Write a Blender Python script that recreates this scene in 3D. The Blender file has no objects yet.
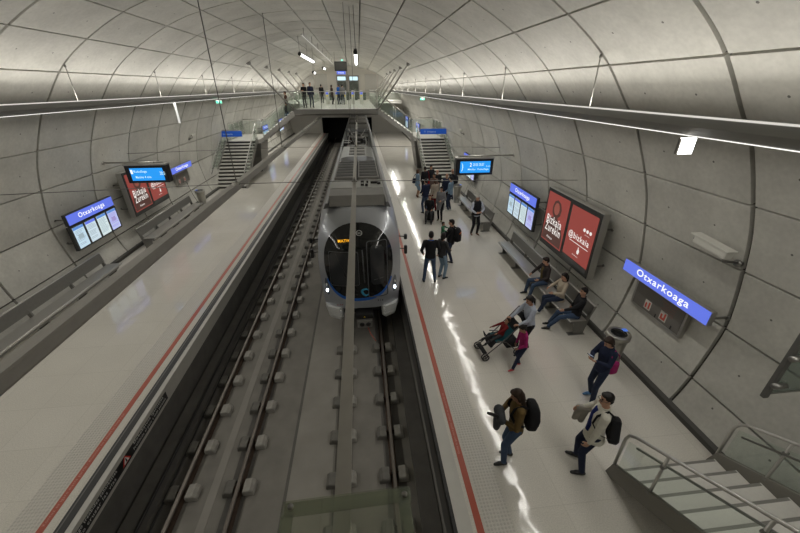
import bpy, bmesh, math, random
from mathutils import Vector, Matrix
R = math.radians
random.seed(7)
SC = bpy.context.scene
COL = SC.collection

# ------------------------------------------------------------------ materials
MATS = {}
def mat(name, col, rough=.6, metal=0., var=.0, scale=8., bump=0., emit=None, estr=1., spec=.5, coat=0.):
    if name in MATS: return MATS[name]
    m = bpy.data.materials.new(name); m.use_nodes = True
    nt = m.node_tree; b = nt.nodes['Principled BSDF']
    b.inputs['Base Color'].default_value = (*col, 1)
    b.inputs['Roughness'].default_value = rough
    b.inputs['Metallic'].default_value = metal
    b.inputs['Specular IOR Level'].default_value = spec
    if coat: b.inputs['Coat Weight'].default_value = coat; b.inputs['Coat Roughness'].default_value = .05
    if emit is not None:
        b.inputs['Emission Color'].default_value = (*emit, 1); b.inputs['Emission Strength'].default_value = estr
    tc = nt.nodes.new('ShaderNodeTexCoord'); nz = nt.nodes.new('ShaderNodeTexNoise')
    nz.inputs['Scale'].default_value = scale; nz.inputs['Detail'].default_value = 5
    nt.links.new(tc.outputs['Object'], nz.inputs['Vector'])
    if var:
        mx = nt.nodes.new('ShaderNodeMix'); mx.data_type = 'RGBA'
        mx.inputs[6].default_value = (*[c*(1-var) for c in col], 1)
        mx.inputs[7].default_value = (*[min(1, c*(1+var)) for c in col], 1)
        nt.links.new(nz.outputs['Fac'], mx.inputs[0]); nt.links.new(mx.outputs[2], b.inputs['Base Color'])
    if bump:
        bp = nt.nodes.new('ShaderNodeBump'); bp.inputs['Strength'].default_value = bump; bp.inputs['Distance'].default_value = .03 if name.endswith('!') else .02
        nt.links.new(nz.outputs['Fac'], bp.inputs['Height']); nt.links.new(bp.outputs[0], b.inputs['Normal'])
    MATS[name] = m
    return m

def nodes_of(m): return m.node_tree, m.node_tree.nodes, m.node_tree.links, m.node_tree.nodes['Principled BSDF']

def concrete_lining(name, base):
    m = mat(name, base, .55, 0, spec=.35)
    nt, N, L, b = nodes_of(m)
    geo = N.new('ShaderNodeNewGeometry')
    n1 = N.new('ShaderNodeTexNoise'); n1.inputs['Scale'].default_value = .9; n1.inputs['Detail'].default_value = 8; n1.inputs['Roughness'].default_value = .62
    n2 = N.new('ShaderNodeTexNoise'); n2.inputs['Scale'].default_value = 14; n2.inputs['Detail'].default_value = 6
    L.new(geo.outputs['Position'], n1.inputs['Vector']); L.new(geo.outputs['Position'], n2.inputs['Vector'])
    r1 = N.new('ShaderNodeMapRange'); r1.inputs[1].default_value = .3; r1.inputs[2].default_value = .7; r1.inputs[3].default_value = .84; r1.inputs[4].default_value = 1.12
    r2 = N.new('ShaderNodeMapRange'); r2.inputs[1].default_value = .3; r2.inputs[2].default_value = .7; r2.inputs[3].default_value = .94; r2.inputs[4].default_value = 1.06
    L.new(n1.outputs['Fac'], r1.inputs[0]); L.new(n2.outputs['Fac'], r2.inputs[0])
    at = N.new('ShaderNodeAttribute'); at.attribute_name = 'tone'
    m1 = N.new('ShaderNodeMath'); m1.operation = 'MULTIPLY'; m2 = N.new('ShaderNodeMath'); m2.operation = 'MULTIPLY'
    L.new(r1.outputs[0], m1.inputs[0]); L.new(r2.outputs[0], m1.inputs[1]); L.new(m1.outputs[0], m2.inputs[0]); L.new(at.outputs['Fac'], m2.inputs[1])
    # tie holes: two little dark dots per panel (uv in metres)
    uv = N.new('ShaderNodeUVMap'); uv.uv_map = 'UVMap'
    prev = None
    for cx in (.55, 1.5):
        d = N.new('ShaderNodeVectorMath'); d.operation = 'DISTANCE'; d.inputs[1].default_value = (cx, .56, 0)
        L.new(uv.outputs[0], d.inputs[0])
        c = N.new('ShaderNodeMath'); c.operation = 'GREATER_THAN'; c.inputs[1].default_value = .017
        L.new(d.outputs['Value'], c.inputs[0])
        if prev is None: prev = c
        else:
            q = N.new('ShaderNodeMath'); q.operation = 'MULTIPLY'; L.new(prev.outputs[0], q.inputs[0]); L.new(c.outputs[0], q.inputs[1]); prev = q
    m3 = N.new('ShaderNodeMath'); m3.operation = 'MULTIPLY'
    L.new(m2.outputs[0], m3.inputs[0])
    rr = N.new('ShaderNodeMapRange'); rr.inputs[3].default_value = .25; rr.inputs[4].default_value = 1.
    L.new(prev.outputs[0], rr.inputs[0]); L.new(rr.outputs[0], m3.inputs[1])
    vm = N.new('ShaderNodeVectorMath'); vm.operation = 'SCALE'; vm.inputs[0].default_value = base
    L.new(m3.outputs[0], vm.inputs['Scale']); L.new(vm.outputs[0], b.inputs['Base Color'])
    bp = N.new('ShaderNodeBump'); bp.inputs['Strength'].default_value = .12; bp.inputs['Distance'].default_value = .01
    L.new(n2.outputs['Fac'], bp.inputs['Height']); L.new(bp.outputs[0], b.inputs['Normal'])
    return m

def polished_floor(name, base):
    m = mat(name, base, .09, 0, spec=.5)
    nt, N, L, b = nodes_of(m)
    geo = N.new('ShaderNodeNewGeometry')
    n1 = N.new('ShaderNodeTexNoise'); n1.inputs['Scale'].default_value = 60; n1.inputs['Detail'].default_value = 3
    n2 = N.new('ShaderNodeTexNoise'); n2.inputs['Scale'].default_value = .5; n2.inputs['Detail'].default_value = 4
    n3 = N.new('ShaderNodeTexNoise'); n3.inputs['Scale'].default_value = 2.2; n3.inputs['Detail'].default_value = 2
    for n in (n1, n2, n3): L.new(geo.outputs['Position'], n.inputs['Vector'])
    br = N.new('ShaderNodeTexBrick'); br.offset = 0; br.inputs['Scale'].default_value = 1
    br.inputs['Brick Width'].default_value = .9; br.inputs['Row Height'].default_value = .9; br.inputs['Mortar Size'].default_value = .006; br.inputs['Mortar Smooth'].default_value = .3
    br.inputs['Color1'].default_value = (1, 1, 1, 1); br.inputs['Color2'].default_value = (.96, .96, .95, 1); br.inputs['Mortar'].default_value = (.86, .86, .85, 1)
    L.new(geo.outputs['Position'], br.inputs['Vector'])
    r1 = N.new('ShaderNodeMapRange'); r1.inputs[1].default_value = .35; r1.inputs[2].default_value = .65; r1.inputs[3].default_value = .9; r1.inputs[4].default_value = 1.08
    r2 = N.new('ShaderNodeMapRange'); r2.inputs[1].default_value = .3; r2.inputs[2].default_value = .7; r2.inputs[3].default_value = .94; r2.inputs[4].default_value = 1.05
    L.new(n1.outputs['Fac'], r1.inputs[0]); L.new(n2.outputs['Fac'], r2.inputs[0])
    mm = N.new('ShaderNodeMath'); mm.operation = 'MULTIPLY'; L.new(r1.outputs[0], mm.inputs[0]); L.new(r2.outputs[0], mm.inputs[1])
    v1 = N.new('ShaderNodeVectorMath'); v1.operation = 'SCALE'; v1.inputs[0].default_value = base; L.new(mm.outputs[0], v1.inputs['Scale'])
    v2 = N.new('ShaderNodeVectorMath'); v2.operation = 'MULTIPLY'; L.new(v1.outputs[0], v2.inputs[0]); L.new(br.outputs['Color'], v2.inputs[1])
    L.new(v2.outputs[0], b.inputs['Base Color'])
    bp = N.new('ShaderNodeBump'); bp.inputs['Strength'].default_value = .6; bp.inputs['Distance'].default_value = .012
    L.new(n3.outputs['Fac'], bp.inputs['Height']); L.new(bp.outputs[0], b.inputs['Normal'])
    return m

def dotted(name, base, pitch=.05):
    m = mat(name, base, .4)
    nt, N, L, b = nodes_of(m)
    geo = N.new('ShaderNodeNewGeometry')
    vo = N.new('ShaderNodeTexVoronoi'); vo.inputs['Scale'].default_value = 1/pitch; vo.inputs['Randomness'].default_value = 0
    L.new(geo.outputs['Position'], vo.inputs['Vector'])
    mr = N.new('ShaderNodeMapRange'); mr.inputs[1].default_value = .28; mr.inputs[2].default_value = .4; mr.inputs[3].default_value = 1; mr.inputs[4].default_value = 0
    L.new(vo.outputs['Distance'], mr.inputs[0])
    bp = N.new('ShaderNodeBump'); bp.inputs['Distance'].default_value = .006; L.new(mr.outputs[0], bp.inputs['Height']); L.new(bp.outputs[0], b.inputs['Normal'])
    mx = N.new('ShaderNodeMix'); mx.data_type = 'RGBA'; mx.inputs[6].default_value = (*base, 1); mx.inputs[7].default_value = (*[c*.84 for c in base], 1)
    L.new(mr.outputs[0], mx.inputs[0]); L.new(mx.outputs[2], b.inputs['Base Color'])
    return m

def glass(name, tint=(.8, .88, .85), alpha=.25, rough=.03):
    m = bpy.data.materials.new(name); m.use_nodes = True
    nt = m.node_tree; N = nt.nodes; L = nt.links
    for n in list(N):
        if n.type != 'OUTPUT_MATERIAL': N.remove(n)
    out = [n for n in N if n.type == 'OUTPUT_MATERIAL'][0]
    t = N.new('ShaderNodeBsdfTransparent'); t.inputs[0].default_value = (*tint, 1)
    g = N.new('ShaderNodeBsdfGlossy'); g.inputs['Roughness'].default_value = rough; g.inputs[0].default_value = (.9, .95, .93, 1)
    d = N.new('ShaderNodeBsdfDiffuse'); d.inputs[0].default_value = (.5, .55, .52, 1)
    lw = N.new('ShaderNodeLayerWeight'); lw.inputs[0].default_value = .5
    pw = N.new('ShaderNodeMath'); pw.operation = 'POWER'; pw.inputs[1].default_value = 4; L.new(lw.outputs['Facing'], pw.inputs[0])
    fr = N.new('ShaderNodeMapRange'); fr.inputs[3].default_value = .03; fr.inputs[4].default_value = .55; L.new(pw.outputs[0], fr.inputs[0])
    m1 = N.new('ShaderNodeMixShader'); m1.inputs[0].default_value = alpha
    L.new(t.outputs[0], m1.inputs[1]); L.new(d.outputs[0], m1.inputs[2])
    m2 = N.new('ShaderNodeMixShader'); L.new(fr.outputs[0], m2.inputs[0]); L.new(m1.outputs[0], m2.inputs[1]); L.new(g.outputs[0], m2.inputs[2])
    L.new(m2.outputs[0], out.inputs[0])
    MATS[name] = m
    return m

def glow(name, col, s=1.):
    return mat(name, tuple(c*.3 for c in col), .4, emit=col, estr=s)

M_wall = concrete_lining('concrete lining panels', (.53, .52, .475))
M_back = mat('dark joint recess', (.07, .065, .055), .9, var=.2)
M_floor = polished_floor('polished terrazzo', (.66, .635, .575))
M_tact = dotted('tactile dotted paving', (.62, .595, .54))
M_red = mat('red safety stripe', (.40, .085, .05), .35, var=.12, scale=20)
M_nose = mat('black rubber nosing', (.018, .018, .018), .5, var=.2)
M_white = mat('white painted concrete edge', (.5, .49, .45), .5, var=.12, scale=3)
M_track = mat('trackbed concrete', (.21, .20, .178), .85, var=.3, scale=2.2, bump=.3)
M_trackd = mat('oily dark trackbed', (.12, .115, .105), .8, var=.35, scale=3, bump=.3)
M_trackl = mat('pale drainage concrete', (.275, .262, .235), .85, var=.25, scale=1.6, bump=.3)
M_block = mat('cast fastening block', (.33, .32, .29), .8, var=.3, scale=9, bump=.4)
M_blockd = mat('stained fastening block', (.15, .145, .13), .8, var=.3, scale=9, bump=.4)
M_rail = mat('rusty steel rail', (.075, .05, .036), .55, .5, var=.4, scale=12)
M_railtop = mat('worn rail head', (.17, .15, .13), .45, .6, var=.15)
M_steel = mat('brushed stainless steel', (.52, .51, .48), .28, .7, var=.08, scale=30)
M_steeld = mat('dark brushed steel', (.24, .235, .22), .35, .7, var=.1, scale=20)
M_alu = mat('matt aluminium', (.42, .41, .38), .4, .75, var=.06)
M_dkalu = mat('grey painted metal', (.13, .128, .12), .45, .3, var=.08)
M_black = mat('black plastic', (.012, .012, .013), .35)
M_charc = mat('charcoal skirting', (.06, .058, .052), .5, var=.15)
M_glass = glass('clear greenish glass', (.95, .98, .96), .03)
M_glassd = glass('smoky greenish glass', (.55, .6, .56), .22)
M_milky = glass('milky glass', (.88, .89, .82), .10)
M_cable = mat('steel cable', (.16, .155, .145), .45, .6)
M_stone = mat('pale stone tread', (.66, .645, .6), .3, var=.08, scale=25)
M_riser = mat('dark stair riser', (.05, .048, .044), .5, var=.1)
M_concr = mat('plain grey concrete', (.34, .33, .30), .6, var=.15, scale=1.2)
M_endw = mat('pale end wall cladding', (.52, .50, .45), .45, var=.08, scale=1.)
M_dark = mat('tunnel darkness', (.012, .012, .012), .9, var=.2)

# ------------------------------------------------------------------ mesh builder
class MB:
    def __init__(s): s.v = []; s.f = []; s.m = []; s.sm = []
    def add(s, vs, fs, mi=0, smooth=False):
        o = len(s.v); s.v += [Vector(p) for p in vs]
        for f in fs: s.f.append([i+o for i in f]); s.m.append(mi); s.sm.append(smooth)
        return s
    def box(s, x0, x1, y0, y1, z0, z1, mi=0):
        vs = [(x, y, z) for z in (z0, z1) for y in (y0, y1) for x in (x0, x1)]
        return s.add(vs, [(0, 2, 3, 1), (4, 5, 7, 6), (0, 1, 5, 4), (2, 6, 7, 3), (0, 4, 6, 2), (1, 3, 7, 5)], mi)
    def bbox(s, c, d, b=.01, mi=0, M=None):
        """box with chamfered edges, centre c, size d, optional matrix M about c"""
        bm = bmesh.new(); bmesh.ops.create_cube(bm, size=1)
        for v in bm.verts: v.co = Vector((v.co.x*d[0], v.co.y*d[1], v.co.z*d[2]))
        bmesh.ops.bevel(bm, geom=bm.edges[:], offset=min(b, min(d)*.45), segments=2, profile=.6, affect='EDGES')
        vs = []
        for i, v in enumerate(bm.verts):
            v.index = i
            p = v.co.copy()
            if M is not None: p = M @ p
            vs.append(p+Vector(c))
        fs = [[v.index for v in f.verts] for f in bm.faces]
        bm.free()
        return s.add(vs, fs, mi)
    def tube(s, pts, r, n=8, mi=0, cap=True, closed=False, flat=None):
        """round tube through pts; r a number or list of r or (ra, rb); flat: reference dir for ra axis"""
        P = [Vector(p) for p in pts]; k = len(P)
        rr = r if isinstance(r, (list, tuple)) else [r]*k
        ref = Vector(flat) if flat is not None else None
        vs = []; prev = None
        for i in range(k):
            if closed: t = (P[(i+1) % k]-P[i-1])
            else: t = P[min(i+1, k-1)]-P[max(i-1, 0)]
            t = t.normalized() if t.length > 1e-9 else Vector((0, 0, 1))
            if ref is not None: a = ref - t*ref.dot(t)
            elif prev is not None: a = prev - t*prev.dot(t)
            else:
                a = Vector((0, 0, 1)) if abs(t.z) < .9 else Vector((1, 0, 0)); a = a - t*a.dot(t)
            if a.length < 1e-6: a = t.orthogonal()
            a.normalize(); prev = a; b = t.cross(a)
            ra, rb = rr[i] if isinstance(rr[i], (list, tuple)) else (rr[i], rr[i])
            for j in range(n):
                q = 2*math.pi*j/n
                vs.append(P[i]+a*(ra*math.cos(q))+b*(rb*math.sin(q)))
        fs = []
        for i in range(k if closed else k-1):
            for j in range(n):
                fs.append((i*n+j, i*n+(j+1) % n, ((i+1) % k)*n+(j+1) % n, ((i+1) % k)*n+j))
        if cap and not closed:
            fs.append(tuple(range(n-1, -1, -1))); fs.append(tuple((k-1)*n+j for j in range(n)))
        return s.add(vs, fs, mi, True)
    def cyl(s, p0, p1, r, n=16, mi=0): return s.tube([p0, p1], r, n, mi)
    def capsule(s, p0, p1, r0, r1, n=12, mi=0, flat=None, sx=1.):
        """tapered capsule with round ends; sx scales the radius along flat"""
        p0 = Vector(p0); p1 = Vector(p1); d = p1-p0
        t = d.normalized() if d.length > 1e-9 else Vector((0, 0, 1))
        pts = []; rr = []
        for a in (-88, -60, -30, 0):
            pts.append(p0+t*(r0*math.sin(R(a)))); rr.append(r0*math.cos(R(a)))
        for a in (0, 30, 60, 88):
            pts.append(p1+t*(r1*math.sin(R(a)))); rr.append(r1*math.cos(R(a)))
        return s.tube(pts, [(q*sx, q) for q in rr], n, mi, flat=flat)
    def ell(s, c, r, M=None, n=16, mi=0):
        vs = []; fs = []; c = Vector(c); k = n//2
        for i in range(k+1):
            a = -math.pi/2+math.pi*i/k
            for j in range(n):
                b = 2*math.pi*j/n
                p = Vector((r[0]*math.cos(a)*math.cos(b), r[1]*math.cos(a)*math.sin(b), r[2]*math.sin(a)))
                vs.append(c+(M @ p if M is not None else p))
        for i in range(k):
            for j in range(n): fs.append((i*n+j, i*n+(j+1) % n, (i+1)*n+(j+1) % n, (i+1)*n+j))
        return s.add(vs, fs, mi, True)
    def loft(s, rings, mi=0, cap=True, smooth=True):
        n = len(rings[0]); vs = [p for r in rings for p in r]; fs = []
        for i in range(len(rings)-1):
            for j in range(n): fs.append((i*n+j, i*n+(j+1) % n, (i+1)*n+(j+1) % n, (i+1)*n+j))
        if cap: fs += [tuple(range(n-1, -1, -1)), tuple((len(rings)-1)*n+j for j in range(n))]
        return s.add(vs, fs, mi, smooth)
    def grid(s, rows, mi=0, smooth=True):
        n = len(rows[0]); vs = [p for r in rows for p in r]
        return s.add(vs, [(i*n+j, i*n+j+1, (i+1)*n+j+1, (i+1)*n+j) for i in range(len(rows)-1) for j in range(n-1)], mi, smooth)
    def prism(s, poly, ext, mi=0):
        """poly: list of 3d points (planar), extruded by vector ext"""
        n = len(poly); e = Vector(ext); vs = [Vector(p) for p in poly]+[Vector(p)+e for p in poly]
        fs = [tuple(range(n-1, -1, -1)), tuple(range(n, 2*n))]+[(i, (i+1) % n, n+(i+1) % n, n+i) for i in range(n)]
        return s.add(vs, fs, mi)
    def lathe(s, prof, c=(0, 0, 0), n=24, mi=0):
        c = Vector(c); vs = []; fs = []
        for r, z in prof:
            for j in range(n):
                a = 2*math.pi*j/n; vs.append(c+Vector((r*math.cos(a), r*math.sin(a), z)))
        for i in range(len(prof)-1):
            for j in range(n): fs.append((i*n+j, i*n+(j+1) % n, (i+1)*n+(j+1) % n, (i+1)*n+j))
        fs += [tuple(range(n-1, -1, -1)), tuple((len(prof)-1)*n+j for j in range(n))]
        return s.add(vs, fs, mi, True)
    def mesh(s, name, off=Vector((0, 0, 0))):
        me = bpy.data.meshes.new(name); me.from_pydata([tuple(p-off) for p in s.v], [], s.f)
        me.polygons.foreach_set('material_index', s.m); me.polygons.foreach_set('use_smooth', s.sm)
        me.update(); return me
    def build(s, name, mats, parent=None, world=True, **tags):
        """parent None: a top-level mesh with its origin at the base of its bounds"""
        if not isinstance(mats, (list, tuple)): mats = [mats]
        if parent is None:
            xs = [p.x for p in s.v]; ys = [p.y for p in s.v]; zs = [p.z for p in s.v]
            off = Vector(((min(xs)+max(xs))/2, (min(ys)+max(ys))/2, min(zs)))
        elif world: off = root_of(parent).location.copy()
        else: off = Vector((0, 0, 0))
        me = s.mesh(name, off)
        for q in mats: me.materials.append(q)
        bm = bmesh.new(); bm.from_mesh(me); bmesh.ops.recalc_face_normals(bm, faces=bm.faces); bm.to_mesh(me); bm.free()
        o = bpy.data.objects.new(name, me); COL.objects.link(o)
        if parent is None: o.location = off
        else: o.parent = parent
        for k, v in tags.items(): o[k] = v
        return o

def root_of(o):
    while o.parent: o = o.parent
    return o
def thing(name, label, cat, loc=(0, 0, 0), rotz=0, group=None):
    o = bpy.data.objects.new(name, None); COL.objects.link(o); o.empty_display_size = .1
    o.location = loc; o.rotation_euler = (0, 0, rotz); o['label'] = label; o['category'] = cat
    if group: o['group'] = group
    return o
def tag(o, label, cat, group=None):
    o['label'] = label; o['category'] = cat
    if group: o['group'] = group
    return o
def struct(o, label=None, cat=None):
    o['kind'] = 'structure'
    if label: o['label'] = label
    if cat: o['category'] = cat
    return o
def dup(root, loc, label=None):
    r = root.copy(); COL.objects.link(r); r.location = loc
    if label: r['label'] = label
    for ch in root.children:
        c = ch.copy(); COL.objects.link(c); c.parent = r
        for g in ch.children:
            d = g.copy(); COL.objects.link(d); d.parent = c
    return r

FACE_CAM = ((1, 0, 0), (0, 0, 1)); FACE_LEFT = ((0, -1, 0), (0, 0, 1)); FACE_RIGHT = ((0, 1, 0), (0, 0, 1)); UP_L = ((0, 1, 0), (-1, 0, 0))
def text(name, s, org, dirs, height, width, m, parent, world=True, depth=.004, center=True):
    """lettering as a mesh: org is its centre, dirs = (reading dir, up dir)"""
    cu = bpy.data.curves.new('t', 'FONT'); cu.body = s; cu.size = 1; cu.extrude = 0; cu.resolution_u = 3; cu.offset = .012; cu.space_character = 1.14
    o = bpy.data.objects.new('t', cu); COL.objects.link(o)
    dg = bpy.context.evaluated_depsgraph_get(); dg.update()
    me = bpy.data.meshes.new_from_object(o.evaluated_get(dg)); bpy.data.objects.remove(o); bpy.data.curves.remove(cu)
    xs = [v.co.x for v in me.vertices]; ys = [v.co.y for v in me.vertices]
    x0, x1, y0, y1 = min(xs), max(xs), min(ys), max(ys)
    X = Vector(dirs[0]).normalized(); Y = Vector(dirs[1]).normalized()
    sx = width/(x1-x0); sy = height/(y1-y0)
    mb = MB(); org = Vector(org)
    vs = [org+X*((v.co.x-(x0+x1)/2)*sx)+Y*((v.co.y-(y0+y1)/2)*sy) for v in me.vertices]
    mb.add(vs, [list(p.vertices) for p in me.polygons]); bpy.data.meshes.remove(me)
    return mb.build(name, m, parent, world)
UP, DOWN, HALL = 11., 9.4, 220.
# ------------------------------------------------------------------ the place (metres; x across, y along the tunnel, z up, platform level 0)
XC = -1.5
HP = [(7.1, -.02), (7.3, .5), (7.46, 1.3), (7.5, 2.), (7.25, 3.16), (7., 3.85), (6.5, 4.8), (6.2, 5.15), (5.5, 5.95), (4.5, 6.64), (3.4, 7.17), (2.2, 7.52), (1.1, 7.7), (0, 7.76)]
# dense half profile by Catmull-Rom
def crom(P, k=12):
    out = []
    Q = [(2*P[0][0]-P[1][0], 2*P[0][1]-P[1][1])]+P+[(-P[-2][0], P[-2][1])]
    for i in range(1, len(Q)-2):
        for j in range(k):
            t = j/k; r = []
            for a in (0, 1):
                p0, p1, p2, p3 = Q[i-1][a], Q[i][a], Q[i+1][a], Q[i+2][a]
                r.append(.5*((2*p1)+(-p0+p2)*t+(2*p0-5*p1+4*p2-p3)*t*t+(-p0+3*p1-3*p2+p3)*t**3))
            out.append(tuple(r))
    out.append(P[-1]); return out
HD = crom(HP)
full = [(XC+h, z) for h, z in HD]+[(XC-h, z) for h, z in HD[::-1][1:]]     # right floor -> crown -> left floor
arc = [0]
for a, b in zip(full, full[1:]): arc.append(arc[-1]+math.hypot(a[0]-b[0], a[1]-b[1]))
HALF = arc[len(HD)-1]
def prof(s):
    s = max(0, min(arc[-1], s))
    lo, hi = 0, len(arc)-1
    while hi-lo > 1:
        m = (lo+hi)//2
        if arc[m] <= s: lo = m
        else: hi = m
    t = (s-arc[lo])/(arc[hi]-arc[lo])
    a, b = full[lo], full[hi]
    dx, dz = b[0]-a[0], b[1]-a[1]; L = math.hypot(dx, dz)
    return (a[0]+dx*t, a[1]+dz*t), (dz/L, -dx/L)        # point, outward normal
def hw(z):
    for (a, za), (b, zb) in zip(HD, HD[1:]):
        if za <= z <= zb: return a+(b-a)*(z-za)/(zb-za)
    return 7.1
def wall_x(side, z): return XC+side*hw(z)

SP = 1.12
seams = [HALF+SP*(k+.5) for k in range(-12, 12)]
seams = [s for s in seams if .25 < s < arc[-1]-.25]
seams = [0]+seams+[arc[-1]]
RIB0, RIB = 4.22, 2.1
def zone(s):
    m = s-HALF
    return 'right' if m < -5.6 else ('left' if m > 5.6 else 'ceiling')
zm = {'right': MB(), 'left': MB(), 'ceiling': MB()}; tones = {k: [] for k in zm}; uvs = {k: [] for k in zm}
for k in range(-4, 22):
    y0 = RIB0+RIB*k+.035; y1 = RIB0+RIB*(k+1)-.035
    for a, b in zip(seams, seams[1:]):
        z = zone((a+b)/2); mb = zm[z]; tone = random.uniform(.93, 1.06)
        n = 8; a2 = a+.018; b2 = b-.018
        vs = []; uvv = []
        for i in range(n+1):
            s = a2+(b2-a2)*i/n; (x, zz), (nx, nz) = prof(s)
            for (yy, off) in ((y0, 0), (y1, 0), (y0, .0), (y1, .0), (y0, .07), (y1, .07)):
                vs.append((x+nx*off, yy, zz+nz*off)); uvv.append((yy-y0, (s-a2)))
        fs = []
        for i in range(n):
            o = 6*i; fs += [(o, o+1, o+7, o+6), (o+2, o+8, o+10, o+4), (o+3, o+5, o+11, o+9)]
        fs += [(2, 4, 5, 3), (6*n+2, 6*n+3, 6*n+5, 6*n+4)]
        o = len(mb.v); mb.add(vs, fs, 0, False)
        for q in range(n): mb.sm[-2-3*(n-q)] = True   # only the front strip is smooth
        tones[z] += [tone]*len(fs)
        for f in fs: uvs[z] += [uvv[i] for i in f]
for z, mb in zm.items():                           # dark backing shell behind the joints
    ss = [s for i, s in enumerate(arc) if (i % 3 == 0 or i == len(arc)-1)]
    rows = []
    lim = {'right': (0, HALF-5.6), 'left': (HALF+5.6, arc[-1]), 'ceiling': (HALF-5.6, HALF+5.6)}[z]
    for i in range(31):
        s = lim[0]+(lim[1]-lim[0])*i/30
        (x, zz), (nx, nz) = prof(s); rows.append([(x+nx*.075, -4.3, zz+nz*.075), (x+nx*.075, 50.6, zz+nz*.075)])
    n0 = len(mb.f); mb.grid(rows, 1)
    tones[z] += [1.]*(len(mb.f)-n0)
    for f in mb.f[n0:]: uvs[z] += [(9, 9)]*len(f)
    nm = {'right': 'wall_right', 'left': 'wall_left', 'ceiling': 'ceiling'}[z]
    me = mb.mesh(nm); me.materials.append(M_wall); me.materials.append(M_back)
    at = me.attributes.new('tone', 'FLOAT', 'FACE'); at.data.foreach_set('value', tones[z])
    ul = me.uv_layers.new(name='UVMap'); ul.data.foreach_set('uv', [c for p in uvs[z] for c in p])
    o = bpy.data.objects.new(nm, me); COL.objects.link(o); struct(o)

# floors, platform edges, trackbed
XR, XL = 1.04, -4.28              # platform edges
YA, YB = -4.2, 50.3
def slab(name, x0, x1, z0, z1, m, y0=YA, y1=YB): return struct(MB().box(x0, x1, y0, y1, z0, z1).build(name, m))
slab('floor', XR+.03, 5.7, -.25, 0, M_floor)
slab('floor', -8.7, XL-.03, -.25, 0, M_floor)
slab('floor', XL-.05, XR+.05, -1.5, -1.23, M_track)
slab('wall_platform', XR+.02, XR+.3, -1.3, -.25, M_concr)
slab('trim_1', 1.335, 1.435, 0, .004, M_red)
slab('trim_2', -4.705, -4.605, 0, .004, M_red)
slab('trim_3', 1.47, 1.86, 0, .005, M_tact)
slab('trim_4', -5.13, -4.74, 0, .005, M_tact)
slab('trim_5', XR-.02, XR+.03, -.16, -.002, M_nose)
slab('trim_6', XR+.03, XR+.24, 0, .003, M_white)
slab('trim_7', XL-.18, XL-.03, 0, .006, M_nose)
slab('trim_8', XL-.145, XL-.125, .0061, .009, M_dkalu)
slab('trim_9', XL-.03, XL+.06, -.09, 0, M_white)
slab('wall_platform', XL-.3, XL, -.42, -.09, M_white)
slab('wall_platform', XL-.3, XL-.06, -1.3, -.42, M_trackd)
slab('trim_10', XR+.0, XR+.02, -.75, -.16, M_dkalu)
# skirting at the foot of both walls
for sd, nm in ((1, 'baseboard_right'), (-1, 'baseboard_left')):
    x = XC+sd*7.1
    struct(MB().prism([(x+sd*.06, YA, .0), (x-sd*.03, YA, .0), (x-sd*.02, YA, .09), (x+sd*.08, YA, .13)], (0, YB-YA, 0)).build(nm, M_charc))
# bands in the trackbed
slab('trim_11', -1.72, -1.66, -1.232, -1.222, M_trackd)
slab('trim_12', -1.66, -.86, -1.232, -1.217, M_trackl)
for i, (a, b) in enumerate(((-3.95, -3.64), (-2.74, -2.42), (-.82, -.56), (.16, .56))): slab('trim_%d' % (20+i), a, b, -1.231, -1.226, M_trackd)
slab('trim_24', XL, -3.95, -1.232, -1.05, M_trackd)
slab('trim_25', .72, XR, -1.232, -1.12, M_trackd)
slab('trim_26', -3.1, -2.95, -1.232, -1.222, M_trackl)
# tunnel ends
def endwall(y, name, holes, thick=.3):
    """wall across the bore from platform level, polygonised by columns; holes = list (x0,x1,ztop)"""
    mb = MB(); n = 60
    xs = sorted(set([XC-7.55+15.1*i/n for i in range(n+1)]+[h for q in holes for h in q[:2]]))
    for a, b in zip(xs, xs[1:]):
        c = (a+b)/2; h = abs(c-XC); top = 7.8
        for (h0, z0), (h1, z1) in zip(HD[::-1], HD[::-1][1:]):
            if h0 <= h <= h1 and z1 > 2: top = z0+(z1-z0)*(h-h0)/(h1-h0); break
        else: top = 2.2
        zb = -1.3 if XL-.1 < c < XR+.1 else -.1
        for q in holes:
            if q[0] <= c <= q[1]: zb = q[2]
        mb.box(a, b, y, y+thick, zb, top+.15)
    return struct(mb.build(name, M_endw))
endwall(50.3, 'wall_far', [(-4.9, 1.6, 1.9)])
endwall(-4.5, 'wall_near', [])
struct(MB().box(-5.2, 1.9, 54, 54.2, -1.6, 2.3).box(-5.2, -4.9, 50.6, 54, -1.6, 2.3).box(1.6, 1.9, 50.6, 54, -1.6, 2.3).box(-5.2, 1.9, 50.6, 54, 1.9, 2.3).box(-5.2, 1.9, 50.3, 54, -1.6, -1.24).build('wall_tunnel', M_dark))

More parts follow.
